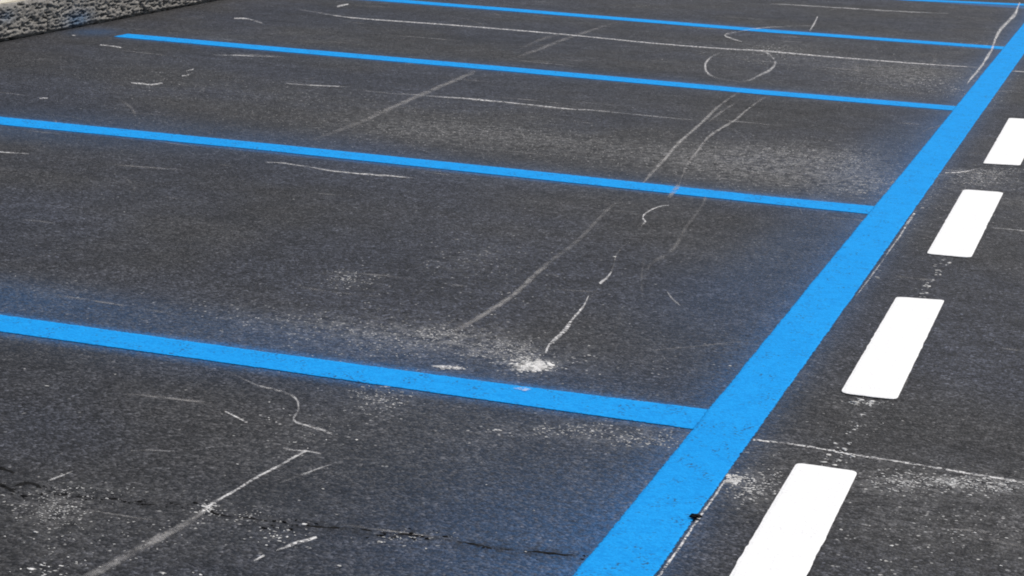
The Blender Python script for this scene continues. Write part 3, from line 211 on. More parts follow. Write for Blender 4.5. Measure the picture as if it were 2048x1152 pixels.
  ('scuff_mark', 'left of the two pale tyre scuffs that run down to the second blue bay line', 'scuff', 2.12, [[-0.9548,4.9391,-0.9744,5.0014,0.25],[-0.9541,4.9023,-0.9742,4.966,0.275],[-0.9536,4.855,-0.9741,4.9198,0.3],[-0.9531,4.7997,-0.9739,4.8652,0.325],[-0.9524,4.7387,-0.9736,4.8044,0.35],[-0.9514,4.6741,-0.9729,4.7397,0.375],[-0.95,4.6082,-0.9718,4.6732,0.4],[-0.948,4.543,-0.9701,4.6069,0.425],[-0.9454,4.4805,-0.9676,4.5426,0.45],[-0.9418,4.4173,-0.9642,4.4774,0.4688],[-0.9374,4.3502,-0.9599,4.4086,0.4875],[-0.9323,4.2809,-0.955,4.3383,0.5062],[-0.9269,4.2114,-0.9498,4.2682,0.525],[-0.9215,4.1434,-0.9446,4.2001,0.5437],[-0.9163,4.0785,-0.9397,4.1356,0.5625],[-0.9116,4.0181,-0.9352,4.0763,0.5813],[-0.9077,3.9637,-0.9316,4.0236,0.6],[-0.903,3.8909,-0.9268,3.9507,0.61],[-0.8993,3.8291,-0.923,3.8888,0.62],[-0.8962,3.7738,-0.9197,3.8331,0.63],[-0.8932,3.7208,-0.9165,3.7792,0.64],[-0.89,3.6656,-0.9132,3.7234,0.65],[-0.887,3.6097,-0.91,3.6674,0.66],[-0.8843,3.5563,-0.9072,3.6134,0.67],[-0.8816,3.5034,-0.9042,3.5587,0.68],[-0.8782,3.449,-0.9006,3.5012,0.69],[-0.8738,3.3906,-0.8957,3.4391,0.7],[-0.8687,3.3379,-0.8906,3.3837,0.6917],[-0.8627,3.2822,-0.8847,3.3263,0.6833],[-0.8561,3.2243,-0.8784,3.2679,0.675],[-0.8494,3.1652,-0.8719,3.2093,0.6667],[-0.8427,3.1058,-0.8657,3.1514,0.6583],[-0.8366,3.0471,-0.86,3.0946,0.65],[-0.8321,2.9969,-0.8551,3.0444,0.6286],[-0.8277,2.9454,-0.8501,2.9921,0.6071],[-0.8234,2.8938,-0.8453,2.9393,0.5857],[-0.8193,2.8434,-0.8406,2.8875,0.5643],[-0.8154,2.7955,-0.8361,2.838,0.5429],[-0.8117,2.7513,-0.8318,2.792,0.5214],[-0.8083,2.7121,-0.8278,2.7505,0.5],[-0.8029,2.651,-0.8207,2.6851,0.4375],[-0.7978,2.597,-0.8141,2.6273,0.375],[-0.7937,2.5532,-0.8084,2.5804,0.3125],[-0.791,2.5228,-0.8043,2.5474,0.25]]),
  ('scuff_mark', 'thin companion streak beside the upper part of the left tyre scuff', 'scuff', 2.14, [[-0.9027,4.5849,-0.9176,4.6312,0.15],[-0.9023,4.5469,-0.9177,4.5948,0.2],[-0.902,4.4955,-0.9179,4.5449,0.25],[-0.9016,4.4355,-0.9181,4.4859,0.3],[-0.9011,4.3712,-0.918,4.4223,0.35],[-0.9001,4.3069,-0.9175,4.3583,0.4],[-0.8987,4.2467,-0.9165,4.2979,0.45],[-0.8971,4.1865,-0.9142,4.2341,0.4],[-0.8948,4.1205,-0.9111,4.165,0.35],[-0.8922,4.0543,-0.9078,4.0961,0.3],[-0.8896,3.9931,-0.9045,4.0326,0.25],[-0.8875,3.942,-0.9017,3.9795,0.2],[-0.8861,3.9058,-0.8997,3.9416,0.15]]),
  ('scuff_mark', 'right of the two pale tyre scuffs that run down to the second blue bay line', 'scuff', 2.17, [[-0.8209,4.8255,-0.8356,4.873,0.2],[-0.8204,4.7862,-0.8356,4.8353,0.25],[-0.8199,4.7333,-0.8356,4.7839,0.3],[-0.8193,4.6713,-0.8356,4.723,0.35],[-0.8185,4.6047,-0.8352,4.6571,0.4],[-0.8174,4.5376,-0.8346,4.5903,0.45],[-0.8158,4.4741,-0.8335,4.5264,0.5],[-0.8136,4.4114,-0.8316,4.463,0.5167],[-0.8105,4.3457,-0.829,4.397,0.5333],[-0.8072,4.279,-0.8261,4.3309,0.55],[-0.8041,4.2134,-0.8234,4.2668,0.5667],[-0.8015,4.1507,-0.8213,4.2066,0.5833],[-0.7999,4.0927,-0.8202,4.1525,0.6],[-0.8,4.032,-0.8201,4.0936,0.61],[-0.8013,3.9774,-0.8213,4.04,0.62],[-0.8031,3.9269,-0.823,3.9893,0.63],[-0.8048,3.8786,-0.8246,3.9393,0.64],[-0.8056,3.8298,-0.8254,3.8886,0.65],[-0.806,3.7818,-0.8257,3.8394,0.63],[-0.8064,3.7361,-0.8259,3.7925,0.61],[-0.8062,3.6909,-0.8256,3.7448,0.59],[-0.805,3.6441,-0.8242,3.6942,0.57],[-0.8024,3.5936,-0.8212,3.6385,0.55],[-0.7979,3.5375,-0.8162,3.577,0.55],[-0.7918,3.4768,-0.8095,3.5123,0.55],[-0.7847,3.4135,-0.8022,3.4468,0.55],[-0.7774,3.3495,-0.7947,3.3826,0.55],[-0.7707,3.2872,-0.788,3.3214,0.55],[-0.7651,3.2282,-0.7819,3.2624,0.53],[-0.76,3.1713,-0.7761,3.2041,0.51],[-0.7549,3.1157,-0.7701,3.1456,0.49],[-0.7493,3.0604,-0.7635,3.0863,0.47],[-0.7426,3.0044,-0.7558,3.0256,0.45],[-0.7345,2.946,-0.7466,2.963,0.42],[-0.7254,2.8855,-0.7365,2.8994,0.39],[-0.7157,2.825,-0.726,2.8365,0.36],[-0.7059,2.7662,-0.7155,2.7762,0.33],[-0.6966,2.7114,-0.7054,2.7195,0.3],[-0.6841,2.6428,-0.6926,2.6493,0.3],[-0.6711,2.5749,-0.6792,2.58,0.3],[-0.6596,2.5163,-0.6676,2.521,0.3],[-0.6517,2.4757,-0.6596,2.4804,0.3]]),
  ('scuff_mark', 'small whitish smear across the blue paint of the second bay line', 'scuff', 6, [[-0.6655,2.5622,-0.6908,2.6071,0.4],[-0.6597,2.5124,-0.6862,2.5599,0.475],[-0.6526,2.4464,-0.6803,2.4975,0.55],[-0.6493,2.4004,-0.6754,2.4502,0.4667],[-0.6462,2.3538,-0.6704,2.4003,0.3833],[-0.6443,2.322,-0.6667,2.3649,0.3]]),
  ('chalk_loop', 'pale rounded chalk loop between the fourth and third blue bay lines', 'chalk mark', 2.2, [[-1.3366,6.347,-1.3519,6.4043,0.08],[-1.3392,6.3094,-1.355,6.3685,0.124],[-1.3434,6.2579,-1.3597,6.3182,0.168],[-1.3477,6.1981,-1.3644,6.2589,0.212],[-1.3503,6.1357,-1.3676,6.1956,0.256],[-1.3498,6.0772,-1.3674,6.1319,0.3],[-1.3412,5.975,-1.3602,6.0264,0.45],[-1.3275,5.8715,-1.347,5.9144,0.6],[-1.313,5.7834,-1.3301,5.8044,0.75],[-1.2903,5.6747,-1.2996,5.66,0.725],[-1.2641,5.5801,-1.265,5.5347,0.7],[-1.2358,5.4904,-1.2298,5.4298,0.5],[-1.2012,5.4118,-1.1922,5.3496,0.3],[-1.1853,5.3867,-1.1743,5.3236,0.26],[-1.1671,5.3627,-1.156,5.3023,0.22],[-1.1479,5.3418,-1.1371,5.2846,0.18],[-1.1285,5.3248,-1.1181,5.2708,0.14],[-1.1096,5.312,-1.0997,5.2613,0.1],[-1.0938,5.3055,-1.0833,5.2521,0.1167],[-1.077,5.2995,-1.0659,5.2433,0.1333],[-1.0602,5.2963,-1.0484,5.2373,0.15],[-1.0447,5.2979,-1.0319,5.2362,0.1667],[-1.0313,5.3065,-1.0174,5.2423,0.1833],[-1.0211,5.324,-1.0057,5.2585,0.2],[-1.0135,5.3608,-0.9966,5.2948,0.24],[-1.0096,5.4128,-0.9915,5.3466,0.28],[-1.008,5.4742,-0.9889,5.4066,0.32],[-1.0074,5.5386,-0.9873,5.4675,0.36],[-1.0061,5.5988,-0.9852,5.5222,0.4],[-1.0034,5.6661,-0.9813,5.5839,0.45],[-1.0009,5.7309,-0.9776,5.6451,0.5],[-1.0,5.794,-0.9755,5.7074,0.55],[-1.0015,5.8528,-0.9762,5.7755,0.6],[-1.0096,5.9677,-0.9883,5.9201,0.5],[-1.0241,6.0654,-1.0151,6.0849,0.4],[-1.0545,6.1815,-1.0564,6.2401,0.425],[-1.0953,6.3079,-1.1006,6.372,0.45],[-1.124,6.385,-1.1316,6.4559,0.5333],[-1.1536,6.4571,-1.1623,6.5311,0.6167],[-1.1748,6.508,-1.1839,6.583,0.7]]),
  ('chalk_streak', 'pale hooked scribble touching the fourth blue bay line above the chalk loop', 'chalk mark', 6.1, [[-1.3421,6.7673,-1.3537,6.8335,0.3],[-1.3647,6.7934,-1.3778,6.8674,0.3667],[-1.3972,6.8331,-1.4116,6.9147,0.4333],[-1.4278,6.8751,-1.4433,6.9642,0.5],[-1.4701,6.9418,-1.4835,7.0274,0.525],[-1.5079,7.0541,-1.4983,7.063,0.55],[-1.5135,7.1434,-1.492,7.0602,0.45],[-1.5047,7.1887,-1.485,7.1079,0.35],[-1.4919,7.2364,-1.4737,7.1603,0.25],[-1.4783,7.2873,-1.4615,7.2166,0.15],[-1.47,7.3263,-1.4532,7.2553,0.2],[-1.4612,7.3685,-1.4443,7.297,0.25],[-1.4514,7.4124,-1.4346,7.3402,0.3],[-1.4404,7.4569,-1.4237,7.3838,0.35],[-1.4278,7.5003,-1.4113,7.4263,0.4],[-1.4133,7.5413,-1.3969,7.4665,0.45],[-1.4027,7.567,-1.3865,7.4917,0.4222],[-1.3917,7.5916,-1.3756,7.5159,0.3944],[-1.3802,7.6155,-1.3642,7.5394,0.3667],[-1.368,7.6389,-1.3521,7.5625,0.3389],[-1.3549,7.6621,-1.3391,7.5852,0.3111],[-1.3408,7.6851,-1.3251,7.6079,0.2833],[-1.3256,7.7083,-1.31,7.6308,0.2556],[-1.3091,7.7319,-1.2937,7.6541,0.2278],[-1.2912,7.7562,-1.2759,7.678,0.2],[-1.2781,7.7717,-1.2633,7.6952,0.1914],[-1.2633,7.7882,-1.249,7.7133,0.1829],[-1.2471,7.8055,-1.2333,7.7322,0.1743],[-1.23,7.8232,-1.2165,7.7517,0.1657],[-1.2121,7.8412,-1.1991,7.7714,0.1571],[-1.1938,7.8592,-1.1813,7.7911,0.1486],[-1.1755,7.877,-1.1634,7.8105,0.14],[-1.1575,7.8942,-1.1459,7.8295,0.1314],[-1.1401,7.9105,-1.1289,7.8476,0.1229],[-1.1237,7.9259,-1.1129,7.8647,0.1143],[-1.1086,7.9399,-1.0982,7.8805,0.1057],[-1.0951,7.9523,-1.0851,7.8948,0.0971],[-1.0836,7.9629,-1.0739,7.9072,0.0886],[-1.0744,7.9713,-1.0651,7.9175,0.08]]),
  ('chalk_streak', 'short slanted pale mark standing just above the fourth blue bay line', 'chalk mark', 6.15, [[-1.2015,8.3862,-1.2198,8.4253,0.6],[-1.1763,8.1898,-1.1945,8.2297,0.65],[-1.1462,7.9469,-1.1648,7.992,0.7],[-1.1228,7.7259,-1.1393,7.7695,0.5],[-1.1067,7.564,-1.1207,7.6017,0.3]]),
  ('chalk_streak', 'small hook shaped chalk mark just below the second blue bay line', 'chalk mark', 2.25, [[-0.6235,2.2293,-0.6287,2.2492,0.35],[-0.6296,2.2221,-0.6352,2.2432,0.4333],[-0.6381,2.2115,-0.6442,2.2336,0.5167],[-0.6454,2.1967,-0.6522,2.2194,0.6],[-0.6504,2.1768,-0.6579,2.1996,0.6167],[-0.6543,2.1526,-0.6624,2.1755,0.6333],[-0.6569,2.1267,-0.6656,2.1491,0.65],[-0.6587,2.0829,-0.6674,2.1031,0.7],[-0.6575,2.0417,-0.6658,2.057,0.75],[-0.6523,2.0128,-0.6603,2.0172,0.775],[-0.6478,1.9978,-0.6497,1.9773,0.8],[-0.6407,1.9863,-0.6389,1.9573,0.8],[-0.6272,1.9513,-0.6367,1.9577,0.8],[-0.624,1.9067,-0.6334,1.9251,0.55],[-0.624,1.8743,-0.6311,1.8891,0.3]]),
  ('chalk_streak', 'bold tapering white chalk streak rising from the white powder patch', 'chalk mark', 2.26, [[-0.5243,0.9421,-0.5295,0.9467,0.5],[-0.5203,0.9206,-0.5259,0.9255,0.5875],[-0.5146,0.8901,-0.5207,0.8957,0.675],[-0.5086,0.8549,-0.5152,0.862,0.7625],[-0.5034,0.8196,-0.5107,0.8288,0.85],[-0.5,0.7902,-0.5083,0.8022,0.85],[-0.4971,0.7591,-0.5063,0.7731,0.85],[-0.4944,0.7283,-0.5046,0.7436,0.85],[-0.4919,0.6996,-0.5028,0.7157,0.85],[-0.4894,0.6756,-0.501,0.6908,0.85],[-0.4849,0.6453,-0.4975,0.6594,0.85],[-0.4803,0.62,-0.4943,0.6357,0.85],[-0.4762,0.5913,-0.492,0.6128,0.85],[-0.4747,0.5673,-0.4903,0.5912,0.8375],[-0.4737,0.5434,-0.4889,0.5675,0.825],[-0.4731,0.52,-0.4877,0.5437,0.8125],[-0.4726,0.4979,-0.4867,0.5216,0.8],[-0.473,0.4722,-0.4859,0.4945,0.7833],[-0.4737,0.4492,-0.4854,0.4684,0.7667],[-0.4731,0.4274,-0.4834,0.4406,0.75],[-0.4695,0.4014,-0.4785,0.4095,0.7833],[-0.4644,0.374,-0.4725,0.3797,0.8167],[-0.4607,0.3544,-0.4681,0.3595,0.85]]),
  ('scuff_mark', 'thin broken streak between the small hook mark and the bold tapering streak', 'scuff', 2.265, [[-0.6212,1.8773,-0.6281,1.8893,0.2],[-0.6188,1.8501,-0.6256,1.862,0.172],[-0.6153,1.8125,-0.6222,1.8242,0.144],[-0.6114,1.7686,-0.6182,1.7803,0.116],[-0.6074,1.7227,-0.6141,1.7344,0.088],[-0.6037,1.6785,-0.6104,1.6906,0.06],[-0.6011,1.6425,-0.6082,1.6558,0.1167],[-0.599,1.6058,-0.6064,1.62,0.1733],[-0.597,1.5689,-0.6047,1.5834,0.23],[-0.5946,1.5323,-0.6026,1.5465,0.2867],[-0.5915,1.4965,-0.5997,1.5096,0.3433],[-0.5874,1.4625,-0.5955,1.4727,0.4],[-0.5808,1.4232,-0.5882,1.4291,0.37],[-0.5725,1.3841,-0.5791,1.3868,0.34],[-0.5633,1.3441,-0.5698,1.3464,0.31],[-0.5542,1.3029,-0.5612,1.3076,0.28],[-0.5467,1.2613,-0.5542,1.2693,0.25],[-0.5419,1.2263,-0.5497,1.2368,0.2283],[-0.5379,1.1917,-0.5458,1.2032,0.2067],[-0.5345,1.1575,-0.5425,1.1696,0.185],[-0.5315,1.1241,-0.5394,1.1362,0.1633],[-0.5286,1.0919,-0.5364,1.1038,0.1417],[-0.5257,1.0612,-0.5334,1.0727,0.12],[-0.5221,1.0239,-0.5294,1.0347,0.156],[-0.5186,0.9857,-0.5254,0.9958,0.192],[-0.5153,0.9501,-0.5217,0.9595,0.228],[-0.5126,0.9202,-0.5186,0.929,0.264],[-0.5107,0.8991,-0.5164,0.9073,0.3]]),
  ('scuff_mark', 'wide faint trail under the second bay line right of the small hook mark', 'scuff', 2.275, [[-0.5533,2.4923,-0.5663,2.4965,0.35],[-0.545,2.4493,-0.5582,2.4551,0.3333],[-0.5327,2.3824,-0.5472,2.3964,0.3167],[-0.5203,2.2941,-0.5357,2.3147,0.3],[-0.5161,2.2562,-0.5326,2.2836,0.2911],[-0.5122,2.2167,-0.5292,2.2464,0.2822],[-0.5083,2.1746,-0.5258,2.2058,0.2733],[-0.5044,2.1308,-0.5224,2.1629,0.2644],[-0.5006,2.0861,-0.5189,2.1188,0.2556],[-0.4967,2.0415,-0.5154,2.0743,0.2467],[-0.4928,1.9977,-0.5118,2.0302,0.2378],[-0.4889,1.9556,-0.508,1.9873,0.2289],[-0.4849,1.9162,-0.5042,1.946,0.22],[-0.48,1.8735,-0.4991,1.9003,0.2275],[-0.4745,1.8304,-0.4934,1.8547,0.235],[-0.4687,1.7869,-0.4875,1.8101,0.2425],[-0.4628,1.7435,-0.4818,1.7671,0.25],[-0.4572,1.7006,-0.4766,1.7263,0.2575],[-0.4523,1.6587,-0.4721,1.6879,0.265],[-0.4483,1.6182,-0.4688,1.6524,0.2725],[-0.4458,1.5798,-0.4668,1.6201,0.28],[-0.4456,1.5485,-0.4661,1.5936,0.2711],[-0.4469,1.5207,-0.4668,1.5684,0.2622],[-0.4493,1.4956,-0.4684,1.5439,0.2533],[-0.4522,1.4722,-0.4707,1.52,0.2444],[-0.4552,1.4501,-0.4732,1.4963,0.2356],[-0.4578,1.4285,-0.4755,1.4722,0.2267],[-0.4597,1.4072,-0.4771,1.4473,0.2178],[-0.4606,1.3859,-0.4775,1.4207,0.2089],[-0.4601,1.3646,-0.4762,1.3914,0.2],[-0.4571,1.3324,-0.4718,1.3511,0.1857],[-0.4519,1.2956,-0.4652,1.308,0.1714],[-0.4454,1.2566,-0.4574,1.2648,0.1571],[-0.4383,1.2183,-0.4494,1.224,0.1429],[-0.4314,1.183,-0.4418,1.1876,0.1286],[-0.4255,1.1531,-0.4356,1.1581,0.1143],[-0.4216,1.1312,-0.4313,1.1369,0.1]]),
  ('chalk_streak', 'short broken chalk streak above the bold tapering streak', 'chalk mark', 2.27, [[-0.5413,1.2357,-0.5492,1.2465,0.6],[-0.5362,1.2005,-0.5461,1.2151,0.625],[-0.5313,1.1553,-0.5434,1.1763,0.65],[-0.5314,1.1272,-0.5429,1.1505,0.6833],[-0.5326,1.1011,-0.5434,1.1236,0.7167],[-0.5336,1.0834,-0.5437,1.1045,0.75]]),
  ('scuff_mark', 'very faint upright scuff in the nearest whole bay right of the broken streak', 'scuff', 2.28, [[-0.5097,1.4944,-0.5176,1.4962,0.1],[-0.5036,1.4674,-0.5118,1.4694,0.12],[-0.4956,1.4311,-0.504,1.4333,0.14],[-0.4863,1.3886,-0.4948,1.3906,0.16],[-0.4761,1.3429,-0.4847,1.3445,0.18],[-0.4656,1.2966,-0.4742,1.2975,0.2],[-0.4554,1.2526,-0.4638,1.2523,0.22],[-0.4458,1.2133,-0.4539,1.2111,0.24],[-0.4362,1.1752,-0.4436,1.1714,0.2129],[-0.4256,1.1351,-0.4324,1.1302,0.1857],[-0.4147,1.095,-0.4211,1.0896,0.1586],[-0.4041,1.057,-0.4102,1.0513,0.1314],[-0.3946,1.0229,-0.4005,1.0172,0.1043],[-0.3866,0.9944,-0.3924,0.9891,0.0771],[-0.3809,0.9734,-0.3865,0.9685,0.05]]),
  ('chalk_streak', 'tiny faint curved mark in the nearest whole bay close to the long blue line', 'chalk mark', 2.29, [[-0.3463,1.0994,-0.3472,1.0887,0.3],[-0.3382,1.0811,-0.3391,1.0692,0.3667],[-0.3265,1.0551,-0.3271,1.0412,0.4333],[-0.313,1.0281,-0.3129,1.0116,0.5],[-0.3004,1.0052,-0.2998,0.9888,0.4],[-0.2854,0.9797,-0.2848,0.9642,0.3],[-0.2716,0.9566,-0.2709,0.9422,0.2],[-0.262,0.9404,-0.2615,0.9273,0.1]]),
  ('chalk_squiggle', 'pale s shaped chalk squiggle below the nearest blue bay line', 'chalk mark', 2.3, [[-1.0799,-0.1117,-1.0766,-0.122,0.05],[-1.0737,-0.1159,-1.0703,-0.1265,0.08],[-1.0654,-0.1216,-1.062,-0.1324,0.11],[-1.0556,-0.1284,-1.0521,-0.1395,0.14],[-1.0447,-0.136,-1.0411,-0.1474,0.17],[-1.0331,-0.144,-1.0294,-0.1557,0.2],[-1.0213,-0.152,-1.0175,-0.1641,0.23],[-1.0096,-0.1598,-1.0056,-0.1722,0.26],[-0.9984,-0.1669,-0.9943,-0.1797,0.29],[-0.9883,-0.173,-0.9839,-0.1862,0.32],[-0.9795,-0.1779,-0.9747,-0.1915,0.35],[-0.9684,-0.1829,-0.9634,-0.1969,0.3571],[-0.9583,-0.1865,-0.9529,-0.2008,0.3643],[-0.9489,-0.1889,-0.9433,-0.2035,0.3714],[-0.9401,-0.1907,-0.9343,-0.2055,0.3786],[-0.9317,-0.1923,-0.9259,-0.2073,0.3857],[-0.9237,-0.194,-0.918,-0.2092,0.3929],[-0.9159,-0.1963,-0.9103,-0.2117,0.4],[-0.9034,-0.2007,-0.8978,-0.2164,0.425],[-0.8924,-0.2049,-0.8869,-0.2209,0.45],[-0.8821,-0.2098,-0.8771,-0.2259,0.475],[-0.8719,-0.2166,-0.8679,-0.2323,0.5],[-0.859,-0.2283,-0.8564,-0.2431,0.4833],[-0.8468,-0.2429,-0.8463,-0.2554,0.4667],[-0.8349,-0.2607,-0.8372,-0.2694,0.45],[-0.8234,-0.283,-0.8277,-0.2869,0.4167],[-0.8131,-0.3068,-0.8185,-0.3074,0.3833],[-0.8049,-0.3291,-0.8116,-0.3248,0.35],[-0.7995,-0.354,-0.8072,-0.3467,0.45],[-0.7963,-0.3707,-0.8031,-0.3678,0.55],[-0.7917,-0.3795,-0.7925,-0.389,0.525],[-0.7839,-0.388,-0.7806,-0.4022,0.5],[-0.7768,-0.3917,-0.7717,-0.4071,0.5],[-0.7679,-0.3941,-0.7624,-0.4096,0.5],[-0.7577,-0.3969,-0.7523,-0.4123,0.5],[-0.7491,-0.3992,-0.7436,-0.4154,0.525],[-0.7398,-0.4017,-0.734,-0.4186,0.55],[-0.7301,-0.4044,-0.7242,-0.422,0.575],[-0.7207,-0.4074,-0.7148,-0.4257,0.6],[-0.7108,-0.4116,-0.7051,-0.4298,0.575],[-0.7005,-0.4163,-0.695,-0.4344,0.55],[-0.6914,-0.4207,-0.686,-0.4387,0.525],[-0.6851,-0.4237,-0.6797,-0.4417,0.5]]),
  ('chalk_streak', 'short straight chalk streak left of the s shaped squiggle', 'chalk mark', 2.32, [[-0.9513,-0.3862,-0.9479,-0.3967,0.6],[-0.9446,-0.3901,-0.941,-0.4014,0.6375],[-0.935,-0.3959,-0.9313,-0.4079,0.675],[-0.9242,-0.4026,-0.9203,-0.4153,0.7125],[-0.9139,-0.4091,-0.9099,-0.4224,0.75],[-0.9032,-0.4169,-0.8996,-0.429,0.6375],[-0.8918,-0.4253,-0.8886,-0.4362,0.525],[-0.8817,-0.4329,-0.8788,-0.4427,0.4125],[-0.8746,-0.4383,-0.8721,-0.447,0.3]]),
  ('chalk_streak', 'long diagonal pale streak at bottom left ending in a bright knot', 'chalk mark', 2.34, [[-0.6828,-0.56,-0.6889,-0.5505,0.6],[-0.6838,-0.5678,-0.6903,-0.5577,0.6125],[-0.6853,-0.5787,-0.6922,-0.5681,0.625],[-0.687,-0.5915,-0.6943,-0.5805,0.6375],[-0.6886,-0.6051,-0.6963,-0.5938,0.65],[-0.6895,-0.6143,-0.6973,-0.603,0.65],[-0.6903,-0.6239,-0.6983,-0.6126,0.65],[-0.6911,-0.6341,-0.6992,-0.6226,0.65],[-0.692,-0.6449,-0.7002,-0.6333,0.65],[-0.693,-0.6564,-0.7013,-0.6445,0.65],[-0.6943,-0.6686,-0.7027,-0.6565,0.65],[-0.6954,-0.6773,-0.7037,-0.6652,0.65],[-0.6967,-0.6864,-0.705,-0.6743,0.65],[-0.698,-0.696,-0.7063,-0.6839,0.65],[-0.6994,-0.7058,-0.7077,-0.6937,0.65],[-0.7009,-0.7157,-0.7091,-0.7038,0.65],[-0.7022,-0.7257,-0.7105,-0.7138,0.65],[-0.7035,-0.7355,-0.7118,-0.7238,0.65],[-0.7047,-0.7452,-0.7129,-0.7336,0.65],[-0.7056,-0.7545,-0.7139,-0.7432,0.65],[-0.7066,-0.7662,-0.7148,-0.7552,0.6571],[-0.7072,-0.7779,-0.7155,-0.7671,0.6643],[-0.7077,-0.7895,-0.7159,-0.7789,0.6714],[-0.7081,-0.801,-0.7163,-0.7905,0.6786],[-0.7085,-0.8123,-0.7167,-0.8018,0.6857],[-0.709,-0.8233,-0.7172,-0.8127,0.6929],[-0.7097,-0.834,-0.7178,-0.8233,0.7],[-0.7106,-0.8446,-0.7188,-0.8336,0.7],[-0.7116,-0.855,-0.7199,-0.8439,0.7],[-0.7127,-0.8652,-0.721,-0.8539,0.7],[-0.7138,-0.875,-0.7222,-0.8636,0.7],[-0.7148,-0.8843,-0.7234,-0.8729,0.7],[-0.7157,-0.893,-0.7243,-0.8816,0.7],[-0.7163,-0.9008,-0.7251,-0.8896,0.7],[-0.7165,-0.9179,-0.7267,-0.9052,0.7667],[-0.716,-0.9319,-0.7277,-0.9179,0.8333],[-0.7155,-0.9418,-0.7285,-0.9261,0.9]]),
  ('scuff_mark', 'broad dusty trail going on from the bright knot to the bottom edge', 'scuff', 2.36, [[-0.7143,-0.9383,-0.7287,-0.9233,0.65],[-0.7132,-0.9463,-0.7283,-0.9308,0.6083],[-0.7118,-0.9574,-0.7276,-0.9412,0.5667],[-0.7102,-0.9704,-0.7267,-0.9534,0.525],[-0.7087,-0.9844,-0.7259,-0.9663,0.4833],[-0.7075,-0.9981,-0.7254,-0.9786,0.4417],[-0.7069,-1.0106,-0.7254,-0.9893,0.4],[-0.7068,-1.0216,-0.7259,-0.9985,0.4083],[-0.7071,-1.0317,-0.7268,-1.0071,0.4167],[-0.7076,-1.0414,-0.728,-1.0155,0.425],[-0.7084,-1.0511,-0.7295,-1.0242,0.4333],[-0.7093,-1.0612,-0.731,-1.0335,0.4417],[-0.7103,-1.0721,-0.7327,-1.0437,0.45],[-0.7112,-1.0798,-0.7337,-1.0513,0.4556],[-0.7123,-1.088,-0.7348,-1.0593,0.4611],[-0.7134,-1.0966,-0.7361,-1.0677,0.4667],[-0.7146,-1.1053,-0.7374,-1.0762,0.4722],[-0.7158,-1.114,-0.7387,-1.0849,0.4778],[-0.717,-1.1227,-0.74,-1.0936,0.4833],[-0.7181,-1.1311,-0.7413,-1.102,0.4889],[-0.7192,-1.1392,-0.7425,-1.1102,0.4944],[-0.7201,-1.1469,-0.7435,-1.118,0.5],[-0.7212,-1.1562,-0.7448,-1.1272,0.4829],[-0.7221,-1.1649,-0.7459,-1.136,0.4657],[-0.723,-1.1733,-0.7469,-1.1444,0.4486],[-0.7238,-1.1816,-0.7478,-1.1526,0.4314],[-0.7245,-1.1899,-0.7488,-1.1609,0.4143],[-0.7254,-1.1984,-0.7497,-1.1693,0.3971],[-0.7262,-1.2072,-0.7507,-1.178,0.38],[-0.7271,-1.2151,-0.7516,-1.1861,0.385],[-0.7279,-1.2231,-0.7524,-1.1942,0.39],[-0.7288,-1.2312,-0.7532,-1.2025,0.395],[-0.7297,-1.2394,-0.754,-1.2108,0.4],[-0.7306,-1.2477,-0.7549,-1.2192,0.405],[-0.7315,-1.256,-0.7557,-1.2276,0.41],[-0.7324,-1.2644,-0.7566,-1.2361,0.415],[-0.7334,-1.2728,-0.7575,-1.2446,0.42],[-0.7343,-1.2808,-0.7584,-1.2526,0.4067],[-0.7353,-1.2893,-0.7594,-1.2613,0.3933],[-0.7364,-1.2982,-0.7604,-1.2703,0.38],[-0.7375,-1.3072,-0.7615,-1.2794,0.3667],[-0.7386,-1.3158,-0.7625,-1.2882,0.3533],[-0.7396,-1.3239,-0.7635,-1.2964,0.34],[-0.7405,-1.3311,-0.7644,-1.3037,0.3267],[-0.7413,-1.3371,-0.7651,-1.3098,0.3133],[-0.7419,-1.3417,-0.7657,-1.3145,0.3]]),
  ('chalk_streak', 'small flat streak meeting the upper end of the long diagonal streak', 'chalk mark', 2.38, [[-0.7389,-0.5545,-0.7358,-0.5631,0.4],[-0.7322,-0.5556,-0.7287,-0.5652,0.4833],[-0.7226,-0.5573,-0.7187,-0.5679,0.5667],[-0.7131,-0.5578,-0.7085,-0.5693,0.65],[-0.7066,-0.5569,-0.7017,-0.5684,0.65],[-0.7,-0.555,-0.6951,-0.5665,0.65],[-0.6931,-0.553,-0.6883,-0.5645,0.65],[-0.6859,-0.5519,-0.6814,-0.5634,0.65],[-0.6775,-0.5523,-0.6734,-0.5632,0.5375],[-0.6684,-0.5535,-0.6647,-0.5636,0.425],[-0.6601,-0.5549,-0.6567,-0.5643,0.3125],[-0.6544,-0.556,-0.6513,-0.5646,0.2]]),
  ('chalk_streak', 'bright thick chalk dash near the bottom, right of the dusty trail', 'chalk mark', 2.4, [[-0.4719,-0.9915,-0.4778,-0.9811,0.75],[-0.4747,-0.9977,-0.4813,-0.986,0.8167],[-0.4788,-1.0063,-0.4862,-0.9932,0.8833],[-0.4827,-1.015,-0.4909,-1.0008,0.95],[-0.4863,-1.0229,-0.4948,-1.0086,0.95],[-0.4899,-1.0311,-0.4986,-1.0165,0.95],[-0.4932,-1.0389,-0.5021,-1.024,0.95],[-0.4965,-1.0451,-0.5048,-1.0312,0.9],[-0.4995,-1.0507,-0.5073,-1.038,0.85],[-0.5025,-1.0569,-0.5098,-1.0454,0.8],[-0.5059,-1.065,-0.5124,-1.0549,0.6167],[-0.5093,-1.0736,-0.515,-1.0649,0.4333],[-0.5118,-1.0795,-0.5166,-1.0721,0.25]]),
